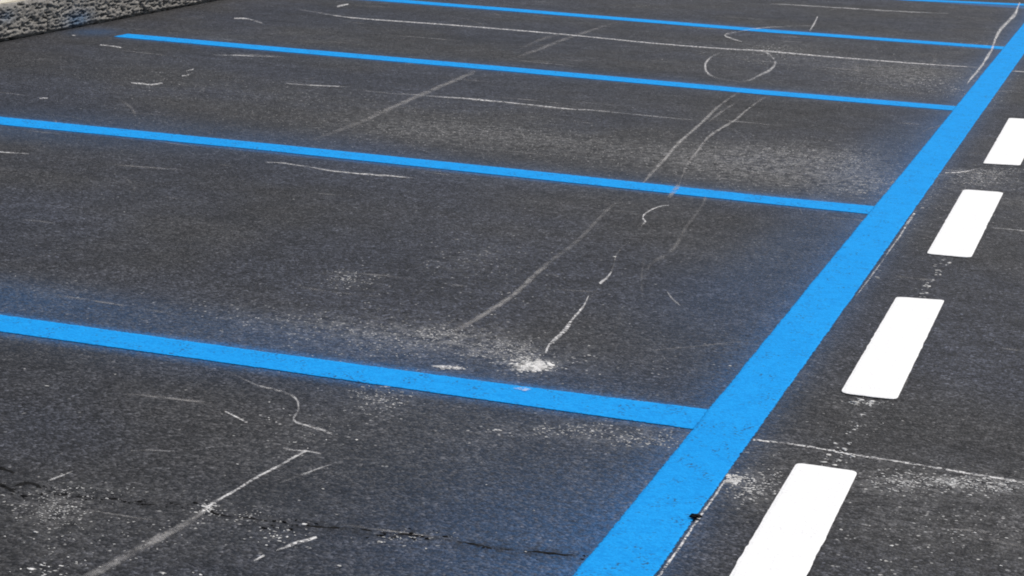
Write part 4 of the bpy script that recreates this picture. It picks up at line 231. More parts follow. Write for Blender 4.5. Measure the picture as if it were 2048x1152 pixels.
  ('chalk_streak', 'short pale dash at the very bottom below the bright thick dash', 'chalk mark', 2.42, [[-0.5204,-1.1075,-0.5267,-1.099,0.8],[-0.5223,-1.1164,-0.5281,-1.1084,0.7],[-0.5248,-1.1285,-0.5302,-1.1212,0.6],[-0.5267,-1.1372,-0.5317,-1.1305,0.5]]),
  ('chalk_streak', 'faint broken streak parallel to the long diagonal streak on its right', 'chalk mark', 2.44, [[-0.5937,-0.5643,-0.598,-0.557,0.15],[-0.5952,-0.5704,-0.5995,-0.5631,0.1583],[-0.5973,-0.5788,-0.6016,-0.5715,0.1667],[-0.5998,-0.5887,-0.6041,-0.5814,0.175],[-0.6024,-0.5991,-0.6068,-0.5919,0.1833],[-0.6051,-0.6092,-0.6094,-0.6019,0.1917],[-0.6077,-0.6179,-0.612,-0.6106,0.2],[-0.6105,-0.6271,-0.6151,-0.6192,0.26],[-0.6135,-0.6355,-0.6183,-0.6271,0.32],[-0.6165,-0.6435,-0.6215,-0.6346,0.38],[-0.6193,-0.6512,-0.6246,-0.6419,0.44],[-0.6219,-0.659,-0.6275,-0.6494,0.5],[-0.6247,-0.668,-0.6304,-0.6585,0.475],[-0.6271,-0.6764,-0.6328,-0.667,0.45],[-0.6297,-0.6856,-0.6354,-0.6762,0.425],[-0.633,-0.6966,-0.6387,-0.6872,0.4],[-0.6356,-0.7044,-0.6411,-0.6953,0.3571],[-0.6387,-0.7136,-0.644,-0.7049,0.3143],[-0.6421,-0.7235,-0.6472,-0.7151,0.2714],[-0.6455,-0.7333,-0.6504,-0.7253,0.2286],[-0.6486,-0.7423,-0.6533,-0.7347,0.1857],[-0.6513,-0.7499,-0.6557,-0.7427,0.1429],[-0.6532,-0.7553,-0.6574,-0.7484,0.1]]),
  ('chalk_streak', 'short pale streak at lower left above the dark crack', 'chalk mark', 2.46, [[-1.0616,-0.9244,-1.0566,-0.9309,0.3],[-1.0601,-0.9171,-1.0546,-0.9243,0.4],[-1.0578,-0.9066,-1.0517,-0.9145,0.5],[-1.0554,-0.895,-1.0487,-0.9036,0.6],[-1.0535,-0.8876,-1.0473,-0.8956,0.54],[-1.0515,-0.8791,-1.0458,-0.8865,0.48],[-1.0494,-0.8705,-1.0442,-0.8772,0.42],[-1.0476,-0.863,-1.0429,-0.8691,0.36],[-1.0463,-0.8579,-1.0421,-0.8634,0.3]]),
  ('chalk_streak', 'faint flat streak in the nearest bay at far left of the diagonal streak', 'chalk mark', 2.48, [[-1.0054,-0.7014,-1.0008,-0.7095,0.3],[-1.002,-0.6993,-0.9975,-0.7074,0.3167],[-0.9975,-0.6964,-0.9929,-0.7045,0.3333],[-0.992,-0.6929,-0.9875,-0.7011,0.35],[-0.9859,-0.6893,-0.9814,-0.6974,0.3667],[-0.9795,-0.6857,-0.975,-0.6939,0.3833],[-0.9729,-0.6826,-0.9685,-0.6908,0.4],[-0.9674,-0.6804,-0.9631,-0.6886,0.3625],[-0.9612,-0.6782,-0.9569,-0.6865,0.325],[-0.9546,-0.676,-0.9503,-0.6843,0.2875],[-0.9478,-0.6739,-0.9436,-0.6822,0.25],[-0.9413,-0.672,-0.9371,-0.6803,0.2125],[-0.9355,-0.6702,-0.9313,-0.6785,0.175],[-0.9305,-0.6688,-0.9264,-0.6771,0.1375],[-0.9269,-0.6677,-0.9227,-0.676,0.1]]),
  ('powder_streak', 'bright white chalk streak lying just above the nearest blue bay line', 'chalk mark', 2.5, [[-0.676,0.1351,-0.672,0.1233,0.4],[-0.6698,0.1379,-0.6644,0.1222,0.55],[-0.6607,0.1411,-0.654,0.1216,0.7],[-0.652,0.1447,-0.6439,0.1212,0.85],[-0.6455,0.1489,-0.6358,0.1216,0.9],[-0.6392,0.1535,-0.6283,0.1222,0.95],[-0.6314,0.1572,-0.6196,0.1219,1.0],[-0.6215,0.1545,-0.6121,0.1251,0.825],[-0.6102,0.1513,-0.6029,0.1277,0.65],[-0.5997,0.1478,-0.5943,0.1302,0.475],[-0.5922,0.1445,-0.5886,0.1327,0.3]]),
  ('powder_spot', 'small white powder spot on the upper edge of the nearest blue bay line', 'chalk mark', 6.3, [[-0.4427,0.0412,-0.4392,0.0302,0.4],[-0.4357,0.0474,-0.43,0.0288,0.6],[-0.427,0.0531,-0.4197,0.0271,0.8],[-0.421,0.0519,-0.4142,0.0243,0.875],[-0.4173,0.0515,-0.4082,0.022,0.95],[-0.41,0.0514,-0.403,0.0314,0.625],[-0.4035,0.0518,-0.3997,0.041,0.3]]),
  ('powder_spot', 'small white fleck on the lower edge of the nearest blue bay line', 'chalk mark', 6.35, [[-0.719,-0.0836,-0.7162,-0.0907,0.5],[-0.714,-0.0799,-0.7099,-0.0906,0.725],[-0.7075,-0.0758,-0.702,-0.0901,0.95],[-0.7001,-0.0755,-0.696,-0.0862,0.725],[-0.6943,-0.0757,-0.6916,-0.0829,0.5]]),
]
DOTS = [
  ('chalk_dots', 'double row of white chalk dots between the second and third white dashes from the bottom', 'chalk dots', [[0.3096,1.8604],[0.3127,1.7198],[0.3142,1.6585],[0.3137,1.5907],[0.3128,1.5046],[0.3158,1.4228],[0.3056,1.4049],[0.301,1.4984],[0.3036,1.5456],[0.297,1.7675],[0.3329,1.8368],[0.327,1.7978],[0.325,1.6643]]),
  ('chalk_dots', 'double row of white chalk dots between the two nearest white dashes', 'chalk dots', [[0.2972,0.2818],[0.302,0.3093],[0.3293,0.3099],[0.3258,0.2873],[0.326,0.1972],[0.3262,0.1104],[0.3256,0.0793],[0.314,0.0433],[0.3043,-0.0357],[0.329,-0.0239],[0.3281,-0.0643],[0.3277,-0.1073],[0.3287,-0.1453],[0.3258,-0.1777],[0.3016,-0.1685],[0.3029,-0.1155],[0.3088,-0.0878],[0.3506,-0.107]]),
]
CHIPS = [[-0.456,0.2237,0.0277,0.0138,-0.0077,0.0239,420,0.002,0.007],[-0.4521,0.2349,0.0363,0.018,-0.0115,0.036,420,0.003,0.011],[-0.4878,0.2685,0.0323,0.0161,-0.0158,0.0488,160,0.002,0.006],[-0.623,0.1362,0.021,0.0105,-0.0042,0.0116,60,0.002,0.006],[-0.572,0.3322,0.0655,0.0329,-0.0255,0.0755,240,0.0015,0.0045],[-0.7525,0.4022,0.0889,0.0452,-0.0226,0.061,150,0.0015,0.004],[-1.0501,0.3447,0.1328,0.0679,-0.0417,0.0954,60,0.0015,0.004],[-0.8264,0.2534,0.1299,0.0655,-0.041,0.1032,80,0.0015,0.004],[-0.2168,3.311,0.0768,0.046,-0.0374,0.2318,130,0.002,0.006],[-0.4501,3.3468,0.1887,0.1141,-0.045,0.236,260,0.0015,0.005],[-0.0618,3.0169,0.0821,0.0481,-0.02,0.1358,90,0.002,0.006],[-0.082,2.8002,0.0559,0.0323,-0.0113,0.0733,50,0.002,0.006],[-0.3747,5.9917,0.204,0.1417,-0.0461,0.3411,120,0.002,0.006],[-0.0739,5.6069,0.0306,0.0207,-0.0115,0.1046,30,0.003,0.008],[0.0638,5.5151,0.0868,0.058,-0.0232,0.2387,70,0.002,0.007],[0.1531,-0.3556,0.0129,0.006,-0.0058,0.0266,110,0.003,0.009],[0.1948,-0.4004,0.0329,0.0153,-0.0132,0.0636,120,0.002,0.006],[0.2197,-0.3244,0.0371,0.0173,-0.0148,0.0748,60,0.002,0.005],[0.5877,-0.1691,0.0663,0.0309,-0.0039,0.0376,170,0.002,0.006],[0.5121,-0.2044,0.0754,0.0352,-0.0061,0.0495,120,0.002,0.0055],[0.657,-0.1695,0.0378,0.0176,-0.0038,0.0436,90,0.002,0.006],[0.4441,-0.2197,0.0471,0.022,-0.0086,0.0618,70,0.002,0.005],[0.3016,3.4489,0.0865,0.0513,-0.0089,0.0961,130,0.002,0.006],[0.2843,3.2517,0.0844,0.0495,-0.0099,0.1016,110,0.002,0.006],[0.1441,2.7831,0.0398,0.0228,-0.0334,0.2713,25,0.002,0.005],[0.3215,0.2936,0.0422,0.0205,-0.0029,0.0195,50,0.002,0.005],[0.3108,0.1108,0.0611,0.0293,-0.0144,0.0904,20,0.0015,0.004],[-0.2266,-0.1926,0.1069,0.0511,-0.0117,0.0394,110,0.002,0.005],[-0.0745,-0.1866,0.0774,0.0369,-0.0119,0.0456,110,0.0015,0.004],[-0.6819,-0.1698,0.0495,0.0241,-0.0344,0.0855,110,0.002,0.005],[-0.9665,-1.0582,0.0368,0.017,-0.0375,0.0631,170,0.001,0.0025],[-0.7195,-0.9328,0.015,0.0069,-0.0095,0.0189,70,0.002,0.006],[-0.5483,-1.0062,0.0488,0.0222,-0.0187,0.0404,40,0.0015,0.0045],[-0.8236,-1.2989,0.0763,0.0343,-0.0231,0.0389,28,0.002,0.005],[-0.8583,-1.1204,0.1442,0.0659,-0.0742,0.1298,45,0.0015,0.004],[0.5902,-0.4591,0.1328,0.0606,-0.0213,0.1911,70,0.002,0.005],[-0.754,-0.4376,0.075,0.0359,-0.0545,0.1217,35,0.0015,0.004],[-1.1636,0.8078,0.0602,0.0319,-0.0305,0.0727,80,0.002,0.005],[-1.1782,6.0741,0.1363,0.0978,-0.083,0.3941,30,0.002,0.006],[-1.0306,6.5322,0.1658,0.121,-0.0481,0.2556,60,0.002,0.007],[-0.2709,5.7607,0.1332,0.0911,-0.0324,0.253,80,0.003,0.009],[-1.1676,6.6783,0.0958,0.0708,-0.0348,0.1754,60,0.002,0.006],[-1.7588,3.2372,0.2378,0.1497,-0.0719,0.1974,70,0.002,0.006],[-3.3108,3.6807,0.1601,0.1096,-0.1727,0.3222,40,0.002,0.007],[-0.9809,-0.9618,0.1006,0.0467,-0.0166,0.0285,60,0.001,0.0035],[-0.6491,-0.9409,0.0747,0.0343,-0.0158,0.0328,60,0.001,0.0035],[-0.3225,-0.917,0.0741,0.0337,-0.0107,0.0277,50,0.001,0.003],[-0.1365,7.5716,0.1041,0.0773,-0.0193,0.1986,30,0.003,0.008],[-0.7978,1.0017,0.1482,0.0786,-0.1108,0.3285,25,0.0015,0.004]]
FLECKS = [[-4.3794,4.869,0.012],[-0.3628,0.3836,0.008],[-0.6317,-0.1165,0.005],[-0.6223,-0.4475,0.006],[-0.3825,-0.2597,0.006],[-0.3727,-0.2588,0.005],[-0.8473,-0.3922,0.005],[-1.381,-0.3958,0.006],[-1.2901,-0.2526,0.006],[-1.0758,1.419,0.008],[-0.5877,1.4264,0.009],[0.1619,1.5437,0.008],[0.1703,2.9968,0.007],[-1.4677,-0.0554,0.006],[-1.4013,0.0075,0.005],[-0.9398,-1.1711,0.007],[-0.8524,-1.3217,0.008],[-0.6459,-1.2485,0.008],[-0.7853,-1.1647,0.006],[0.165,1.5319,0.007],[0.1537,2.637,0.007],[-0.3636,-0.96,0.006],[-0.2763,-0.9576,0.006],[-0.3859,-1.0946,0.006],[-0.0305,0.4491,0.006],[-0.3516,0.1271,0.005],[-0.5676,-0.7484,0.006],[-0.5225,-0.9366,0.008],[0.4986,-0.5902,0.006],[0.4986,-0.5902,0.006],[0.6361,-0.4553,0.006],[0.6105,-0.4584,0.005],[-0.5852,-1.2286,0.005],[-0.1588,-0.6922,0.006],[-0.2878,-0.5932,0.004]]
CRACKS = [[[-1.2069,-0.895],[-1.1998,-0.898],[-1.1895,-0.9022],[-1.1771,-0.9069],[-1.1695,-0.9095],[-1.1605,-0.9124],[-1.151,-0.9155],[-1.1419,-0.9184],[-1.1342,-0.9208],[-1.1288,-0.9225]],[[-1.1571,-0.9734],[-1.1501,-0.9765],[-1.1397,-0.9812],[-1.1268,-0.987],[-1.119,-0.9908],[-1.1098,-0.9953],[-1.1,-1.0001],[-1.0904,-1.0047],[-1.0815,-1.0085],[-1.0741,-1.0111],[-1.0654,-1.0122],[-1.0583,-1.0112],[-1.0529,-1.0095],[-1.0491,-1.0084]],[[-1.1029,-0.982],[-1.1007,-0.9773],[-1.098,-0.9702],[-1.0944,-0.9626],[-1.0893,-0.9565],[-1.0823,-0.954],[-1.0756,-0.9553],[-1.0674,-0.9587],[-1.0583,-0.9635],[-1.0488,-0.9689],[-1.0394,-0.9742],[-1.0306,-0.9785],[-1.0228,-0.9812],[-1.015,-0.9825],[-1.0079,-0.9825],[-1.0013,-0.9816],[-0.995,-0.9803],[-0.9888,-0.9788],[-0.9824,-0.9775],[-0.9761,-0.9764],[-0.9701,-0.9751],[-0.9642,-0.9736],[-0.9581,-0.972],[-0.9518,-0.9705],[-0.9449,-0.9691],[-0.9393,-0.9681],[-0.9334,-0.967],[-0.9273,-0.9659],[-0.921,-0.9648],[-0.9147,-0.9638],[-0.9084,-0.9629],[-0.9023,-0.9621],[-0.8965,-0.9616],[-0.8892,-0.9614],[-0.8825,-0.9616],[-0.8759,-0.9621],[-0.8691,-0.9626],[-0.862,-0.9628],[-0.854,-0.9627],[-0.8488,-0.9624],[-0.8433,-0.9622],[-0.8375,-0.9619],[-0.8316,-0.9615],[-0.8256,-0.9611],[-0.8194,-0.9605],[-0.8133,-0.9598],[-0.8072,-0.9588],[-0.8011,-0.9576],[-0.7952,-0.9561],[-0.7899,-0.9542],[-0.7845,-0.9517],[-0.7791,-0.9489],[-0.7737,-0.9457],[-0.7683,-0.9424],[-0.763,-0.9392],[-0.7576,-0.9361],[-0.7523,-0.9335],[-0.7471,-0.9313],[-0.7419,-0.9298],[-0.7368,-0.9291],[-0.729,-0.93],[-0.7215,-0.9327],[-0.7143,-0.9367],[-0.707,-0.9412],[-0.6998,-0.9456],[-0.6923,-0.9492],[-0.6846,-0.9514],[-0.679,-0.9521],[-0.6733,-0.9522],[-0.6676,-0.952],[-0.6617,-0.9514],[-0.6558,-0.9507],[-0.6498,-0.9499],[-0.6438,-0.949],[-0.6378,-0.9482],[-0.6318,-0.9476],[-0.6258,-0.9473],[-0.6198,-0.9471],[-0.6136,-0.9471],[-0.6074,-0.9472],[-0.6011,-0.9474],[-0.5948,-0.9476],[-0.5886,-0.9477],[-0.5825,-0.9479],[-0.5766,-0.9479],[-0.5708,-0.9479],[-0.5653,-0.9477],[-0.5588,-0.9475],[-0.5529,-0.9472],[-0.5472,-0.9468],[-0.5416,-0.9464],[-0.5361,-0.9458],[-0.5303,-0.945],[-0.5243,-0.944],[-0.5177,-0.9428],[-0.5126,-0.9416],[-0.507,-0.9402],[-0.5012,-0.9387],[-0.4953,-0.9369],[-0.4892,-0.9351],[-0.4831,-0.9333],[-0.4772,-0.9315],[-0.4714,-0.9298],[-0.4658,-0.9282],[-0.4606,-0.9268],[-0.4559,-0.9256],[-0.4483,-0.9239],[-0.4418,-0.9227],[-0.436,-0.9217],[-0.4305,-0.921],[-0.4249,-0.9204],[-0.4189,-0.9198],[-0.4128,-0.9195],[-0.407,-0.9197],[-0.4011,-0.92],[-0.3949,-0.9201],[-0.388,-0.9197],[-0.3802,-0.9187],[-0.3755,-0.9177],[-0.3705,-0.9163],[-0.3653,-0.9147],[-0.3598,-0.9129],[-0.3542,-0.911],[-0.3485,-0.909],[-0.3426,-0.9071],[-0.3367,-0.9054],[-0.3307,-0.9038],[-0.3247,-0.9026],[-0.3188,-0.9016],[-0.3128,-0.9011],[-0.3066,-0.9008],[-0.3003,-0.9008],[-0.294,-0.9009],[-0.2876,-0.9012],[-0.2812,-0.9015],[-0.2748,-0.9019],[-0.2686,-0.9024],[-0.2624,-0.9028],[-0.2564,-0.9031],[-0.2506,-0.9032],[-0.2443,-0.9034],[-0.2381,-0.9035],[-0.2319,-0.9036],[-0.2259,-0.9037],[-0.2199,-0.9038],[-0.2141,-0.9038],[-0.2085,-0.9039],[-0.2031,-0.9039],[-0.1979,-0.9039],[-0.193,-0.9039],[-0.186,-0.904],[-0.1803,-0.9043],[-0.1751,-0.9044],[-0.1697,-0.9044],[-0.1634,-0.9039],[-0.1555,-0.9029],[-0.1511,-0.9021],[-0.1463,-0.9011],[-0.141,-0.9],[-0.1355,-0.8987],[-0.1298,-0.8973],[-0.1239,-0.8959],[-0.118,-0.8944],[-0.112,-0.8929],[-0.1062,-0.8915],[-0.1005,-0.8902],[-0.0951,-0.8889],[-0.0901,-0.8879],[-0.0854,-0.887],[-0.0785,-0.8859],[-0.0722,-0.8852],[-0.0663,-0.8847],[-0.0608,-0.8844],[-0.0555,-0.8841],[-0.0504,-0.8837],[-0.0453,-0.8831],[-0.0401,-0.8822],[-0.034,-0.8808],[-0.0276,-0.879],[-0.0212,-0.877],[-0.0152,-0.8749],[-0.0098,-0.873],[-0.0053,-0.8713],[-0.0019,-0.8702]]]
BAYS = [[[[-1.7913, 0.071], [-1.0894, 0.0578], [-0.4528, 0.0643], [0.0016, 0.0889]], [[-1.7048, -0.0667], [-1.0307, -0.0663], [-0.4062, -0.0765], [-0.0031, -0.0781]]], [[[-3.3683, 2.5817], [-2.2866, 2.5871], [-1.289, 2.592], [-0.359, 2.5617], [0.0016, 2.597]], [[-3.2478, 2.39], [-2.225, 2.457], [-1.2389, 2.4406], [-0.3302, 2.4171], [-0.0067, 2.4187]]], [[[-4.2388, 5.1018], [-3.4724, 5.0924], [-2.119, 5.1011], [-0.8534, 5.0449], [0.0026, 5.0739]], [[-4.1418, 4.9265], [-3.3834, 4.9044], [-2.0591, 4.9201], [-0.8253, 4.9035], [0.0013, 4.9248]]], [[[-2.9414, 7.5876], [-1.3462, 7.52], [-0.0124, 7.5841]], [[-2.8763, 7.3907], [-1.3114, 7.3449], [-0.0048, 7.4334]]], [[[-1.2496, 9.9238], [-0.8453, 9.9837], [-0.1232, 10.4319]], [[-1.2297, 9.7983], [-0.8312, 9.876], [-0.113, 10.3006]]]]
EDGE = [[[-0.0005, -0.9713], [-0.0009, -0.0921], [0.0016, 0.0889], [0.0011, 1.3211], [0.0003, 2.6056], [0.001, 3.9608], [0.0009, 5.0896], [-0.0101, 9.0965]], [[0.1376, -0.9094], [0.1312, -0.0739], [0.1365, 1.3923], [0.1341, 2.5432], [0.1282, 7.3028]]]
DASHES = [[[0.2507, -0.2028], [0.3767, -0.2013], [0.3833, -0.7993], [0.2551, -0.8568]], [[0.2453, 1.3296], [0.3733, 1.3533], [0.3807, 0.3392], [0.2519, 0.3361]], [[0.2473, 3.0415], [0.3845, 3.0599], [0.3863, 1.931], [0.255, 1.9193]], [[0.2532, 4.8491], [0.398, 4.8798], [0.3945, 3.6536], [0.2596, 3.6199]]]


# ------------------------------------------------------------------ materials
def grain(t):
    """stone grain shared by the asphalt and the paint lying in it: (height, stone value 0..1)"""
    d = t.voro(150.0, 'Distance')
    c = t.sep(t.voro(150.0, 'Color'), 0)
    f = t.noise(420.0, 2.0, 0.6)
    h = t.math('ADD', t.math('MULTIPLY', t.math('SUBTRACT', 1.0, d), t.math('MULTIPLY_ADD', c, 0.6, 0.4)), t.math('MULTIPLY', f, 0.35))
    return h, c

def asphalt_mat():
    t = NT('asphalt')
    h, stone = grain(t)
    # value of the single stones, then mottling from hand size to bay size
    v = t.ramp(t.math('POWER', stone, 1.6), 0.0, 1.0, 0.013, 0.088, 'LINEAR')
    big_st = t.sep(t.voro(85.0, 'Color'), 2)
    v = t.math('MULTIPLY', v, t.ramp(big_st, 0.0, 1.0, 0.68, 1.10, 'LINEAR'))
    hollow = t.ramp(t.noise(110.0, 4.0, 0.7), 0.34, 0.52, 0.45, 1.0)
    v = t.math('MULTIPLY', v, hollow)
    pale = t.ramp(t.sep(t.voro(150.0, 'Color'), 1), 0.96, 0.99, 0.0, 0.07)
    v = t.math('ADD', v, pale)
    fbm = t.noise(7.0, 12.0, 0.72)
    v = t.math('MULTIPLY', v, t.ramp(fbm, 0.27, 0.73, 0.58, 1.34, 'LINEAR'))
    worn = t.noise(1.0, 5.0, 0.6, t.scaled((0.9, 1.6, 1.0), rot=0.12))
    v = t.math('MULTIPLY', v, t.ramp(worn, 0.3, 0.7, 0.74, 1.28, 'LINEAR'))
    streak = t.noise(1.0, 6.0, 0.7, t.scaled((2.2, 24.0, 1.0), rot=0.05))
    v = t.math('MULTIPLY', v, t.ramp(streak, 0.28, 0.75, 0.86, 1.22, 'LINEAR'))
    tint = t.noise(0.9, 3.0, 0.5, t.scaled((1, 1, 1), (7, 3, 0)))
    warm = t.mix(t.ramp(tint, 0.38, 0.62), (0.88, 0.95, 1.22), (0.99, 0.975, 1.0))
    col = t.mix(1.0, t.grey(v), warm, 'MULTIPLY')
    # worn pale film and stray flecks of white paint
    dust = t.attr('dust')
    film = t.math('MULTIPLY', t.math('MULTIPLY', dust, 0.55), t.ramp(t.noise(28.0, 6.0, 0.75), 0.4, 0.72))
    col = t.mix(t.math('MINIMUM', film, 0.6), col, (0.34, 0.335, 0.325))
    fv = t.mix(0.012, t.pos, t.noise(90.0, 4.0, 0.7, out='Color'))
    fl = t.voro(130.0, 'Color', vec=fv)
    fk = t.math('MULTIPLY', t.ramp(t.math('ADD', t.sep(fl, 0), t.math('MULTIPLY', dust, 0.30)), 0.992, 1.02, 0, 1),
                t.ramp(t.voro(130.0, 'Distance', vec=fv), 0.5, 0.3, 0.0, 1.0))
    col = t.mix(t.math('MULTIPLY', fk, t.ramp(t.sep(fl, 1), 0.0, 1.0, 0.10, 0.75)), col, (0.55, 0.54, 0.52))
    # blue overspray drifting off the lines
    sp = t.attr('overspray')
    br = t.math('MULTIPLY', sp, t.ramp(t.noise(75.0, 6.0, 0.8), 0.30, 0.66, 0.08, 0.95))
    col = t.mix(t.math('MINIMUM', br, 0.9), col, (0.025, 0.18, 0.47))
    # bitumen along the joint, plus the painted shade line under the kerb
    col = t.mix(t.math('MULTIPLY', t.attr('bitumen_shade'), t.ramp(t.noise(55.0, 5.0, 0.7), 0.42, 0.6)), col, (0.010, 0.010, 0.011))
    big = t.noise(35.0, 4.0, 0.6)
    nrm = t.bump(t.math('ADD', h, t.math('MULTIPLY', big, 0.8)), 0.75, 0.005)
    rough = t.ramp(t.noise(9.0, 5.0, 0.7), 0.3, 0.7, 0.62, 0.82, 'LINEAR')
    return t.finish(col, rough, 0.22, nrm)

def paint_mat(name, base, dark, wear, feather, gr=0.0, gcol=(0, 0, 0)):
    t = NT(name)
    h, stone = grain(t)
    n1 = t.noise(26.0, 7.0, 0.7)
    n2 = t.noise(2.2, 4.0, 0.6)
    col = t.mix(t.ramp(n1, 0.35, 0.75, 0.0, 0.55), base, dark)
    col = t.mix(t.ramp(n2, 0.4, 0.7, 0.0, 0.25), col, dark)
    # pinholes between the stones where the paint is thin
    pin = t.math('MULTIPLY', t.ramp(t.voro(150.0, 'Distance'), 0.60, 0.78), t.ramp(t.noise(14.0, 4.0, 0.7), 0.46, 0.64))
    col = t.mix(t.math('MULTIPLY', pin, wear), col, (0.03, 0.05, 0.08))
    col = t.mix(t.math('MULTIPLY', t.ramp(t.math('ADD', t.math('MULTIPLY', stone, 0.5), t.math('MULTIPLY', t.noise(110.0, 4.0, 0.7), 0.5)), 0.55, 0.30), gr), col, gcol)
    e = t.attr('edge')
    ragged = t.math('ADD', t.math('MULTIPLY', t.noise(190.0, 3.0, 0.65), 0.75), t.math('MULTIPLY', t.noise(45.0, 3.0, 0.6), 0.45))
    al = t.ramp(t.math('SUBTRACT', t.math('MULTIPLY', e, 1.25), t.math('MULTIPLY', ragged, feather)), -0.02, 0.22)
    nrm = t.bump(h, 0.30, 0.0035)
    return t.finish(col, 0.8, 0.06, nrm, al)

def chalk_mat(name, colr, lo):
    """dry rubbed marks: strength in 's', 0..1 across in 'u'; the stones break them up"""
    t = NT(name)
    h, stone = grain(t)
    s = t.attr('s')
    u = t.attr('u')
    off = t.math('ABSOLUTE', t.math('MULTIPLY_ADD', u, 2.0, -1.0))
    off = t.math('ADD', off, t.math('MULTIPLY', t.math('SUBTRACT', t.noise(70.0, 6.0, 0.8), 0.5), 1.1))
    rim = t.ramp(t.math('ABSOLUTE', t.math('MULTIPLY_ADD', u, 2.0, -1.0)), 1.0, 0.7)
    prof = t.math('MULTIPLY', t.math('SUBTRACT', 1.0, t.math('POWER', t.math('MAXIMUM', off, 0.0), 2.0)), rim)
    g = t.math('ADD', t.math('MULTIPLY', t.noise(75.0, 5.0, 0.75), 0.75), t.math('MULTIPLY', stone, 0.18))
    brk = t.ramp(t.math('SUBTRACT', g, t.math('MULTIPLY', s, lo)), 0.12, 0.46, 0.0, 1.3)
    brk = t.math('MULTIPLY', brk, t.ramp(t.math('ADD', t.noise(16.0, 4.0, 0.65), t.math('MULTIPLY', s, 0.22)), 0.43, 0.68, 0.14, 1.15))
    a = t.math('MULTIPLY', t.math('MULTIPLY', t.math('POWER', t.math('MAXIMUM', prof, 0.0), 1.2), t.math('POWER', s, 1.35)), brk, clamp=True)
    return t.finish(colr, 0.9, 0.1, t.bump(h, 0.6, 0.004), a)

def chip_mat():
    t = NT('white_powder')
    c = t.ramp(t.sep(t.voro(90.0, 'Color'), 0), 0.0, 1.0, 0.30, 0.78, 'LINEAR')
    return t.finish(t.mix(1.0, t.grey(c), (1.0, 0.985, 0.95), 'MULTIPLY'), 0.9, 0.1)

def bitumen_mat():
    t = NT('black_bitumen')
    c = t.ramp(t.noise(120.0, 3.0), 0.3, 0.7, 0.006, 0.020, 'LINEAR')
    return t.finish(t.grey(c), 0.95, 0.03, t.bump(t.noise(200.0, 3.0), 0.5, 0.003))

def stone_mat():
    t = NT('rough_stone')
    n1 = t.noise(9.0, 8.0, 0.7)
    n2 = t.noise(55.0, 5.0, 0.7)
    col = t.mix(t.ramp(n1, 0.3, 0.7), (0.15, 0.142, 0.13), (0.25, 0.237, 0.215))
    col = t.mix(t.ramp(n2, 0.35, 0.7, 0.0, 0.6), col, (0.34, 0.33, 0.31))
    col = t.mix(t.math('MULTIPLY', t.attr('pit'), 0.7, clamp=True), col, (0.07, 0.068, 0.064))
    col = t.mix(t.ramp(t.attr('pit'), -0.1, -0.9), col, t.mix(t.ramp(n1, 0.3, 0.7), (0.50, 0.46, 0.37), (0.64, 0.60, 0.50)))
    col = t.mix(t.math('MULTIPLY', t.attr('overspray'), t.ramp(n2, 0.3, 0.6, 0.4, 1.0)), col, (0.035, 0.12, 0.24))
    return t.finish(col, 0.9, 0.2, t.bump(n2, 0.7, 0.006))

def concrete_mat():
    t = NT('pale_concrete')
    n1 = t.noise(6.0, 8.0, 0.7)
    col = t.mix(t.ramp(n1, 0.3, 0.7), (0.52, 0.48, 0.38), (0.66, 0.62, 0.51))
    return t.finish(col, 0.85, 0.2, t.bump(t.noise(90.0, 5.0), 0.4, 0.003))

M_ASPHALT = asphalt_mat()
M_BLUE = paint_mat('blue_paint', (0.012, 0.305, 0.73), (0.005, 0.245, 0.63), 0.85, 0.95, 0.38, (0.004, 0.18, 0.52))
M_WHITE = paint_mat('white_paint', (0.83, 0.83, 0.82), (0.79, 0.79, 0.78), 0.12, 0.75, 0.25, (0.62, 0.62, 0.61))
M_CHALK = chalk_mat('white_chalk', (0.74, 0.73, 0.72), 0.22)
M_SCUFF = chalk_mat('pale_scuff', (0.40, 0.39, 0.38), 0.15)
M_CHIP = chip_mat()
M_BITUMEN = bitumen_mat()
M_STONE = stone_mat()
M_CONCRETE = concrete_mat()

# ------------------------------------------------------------------ ground
KERB_X = -4.52
KERB_H = 0.180

def axis(a, b, step, far):
    mid = np.arange(a, b + 1e-6, step)
    k = np.geomspace(step * 3, far, 16)
    return np.concatenate([(a - k)[::-1], mid, b + k])

gx = axis(-4.9, 1.6, 0.022, 320.0)
gy = axis(-1.8, 11.4, 0.028, 420.0)
GX, GY = np.meshgrid(gx, gy)

def seg_dist(P, Q):
    (ax, ay), (bx, by) = P, Q
    dx, dy = bx - ax, by - ay
    t = np.clip(((GX - ax) * dx + (GY - ay) * dy) / (dx * dx + dy * dy + 1e-12), 0, 1)
    return np.hypot(GX - ax - t * dx, GY - ay - t * dy)

def blob(cx, cy, rx, ry, rot=0.0):
    c, s = math.cos(rot), math.sin(rot)
    x = (GX - cx) * c + (GY - cy) * s
    y = -(GX - cx) * s + (GY - cy) * c
    return np.exp(-0.5 * ((x / rx) ** 2 + (y / ry) ** 2))

def interp_line(pts, x):
    p = sorted(pts)
    return np.interp(x, [q[0] for q in p], [q[1] for q in p])

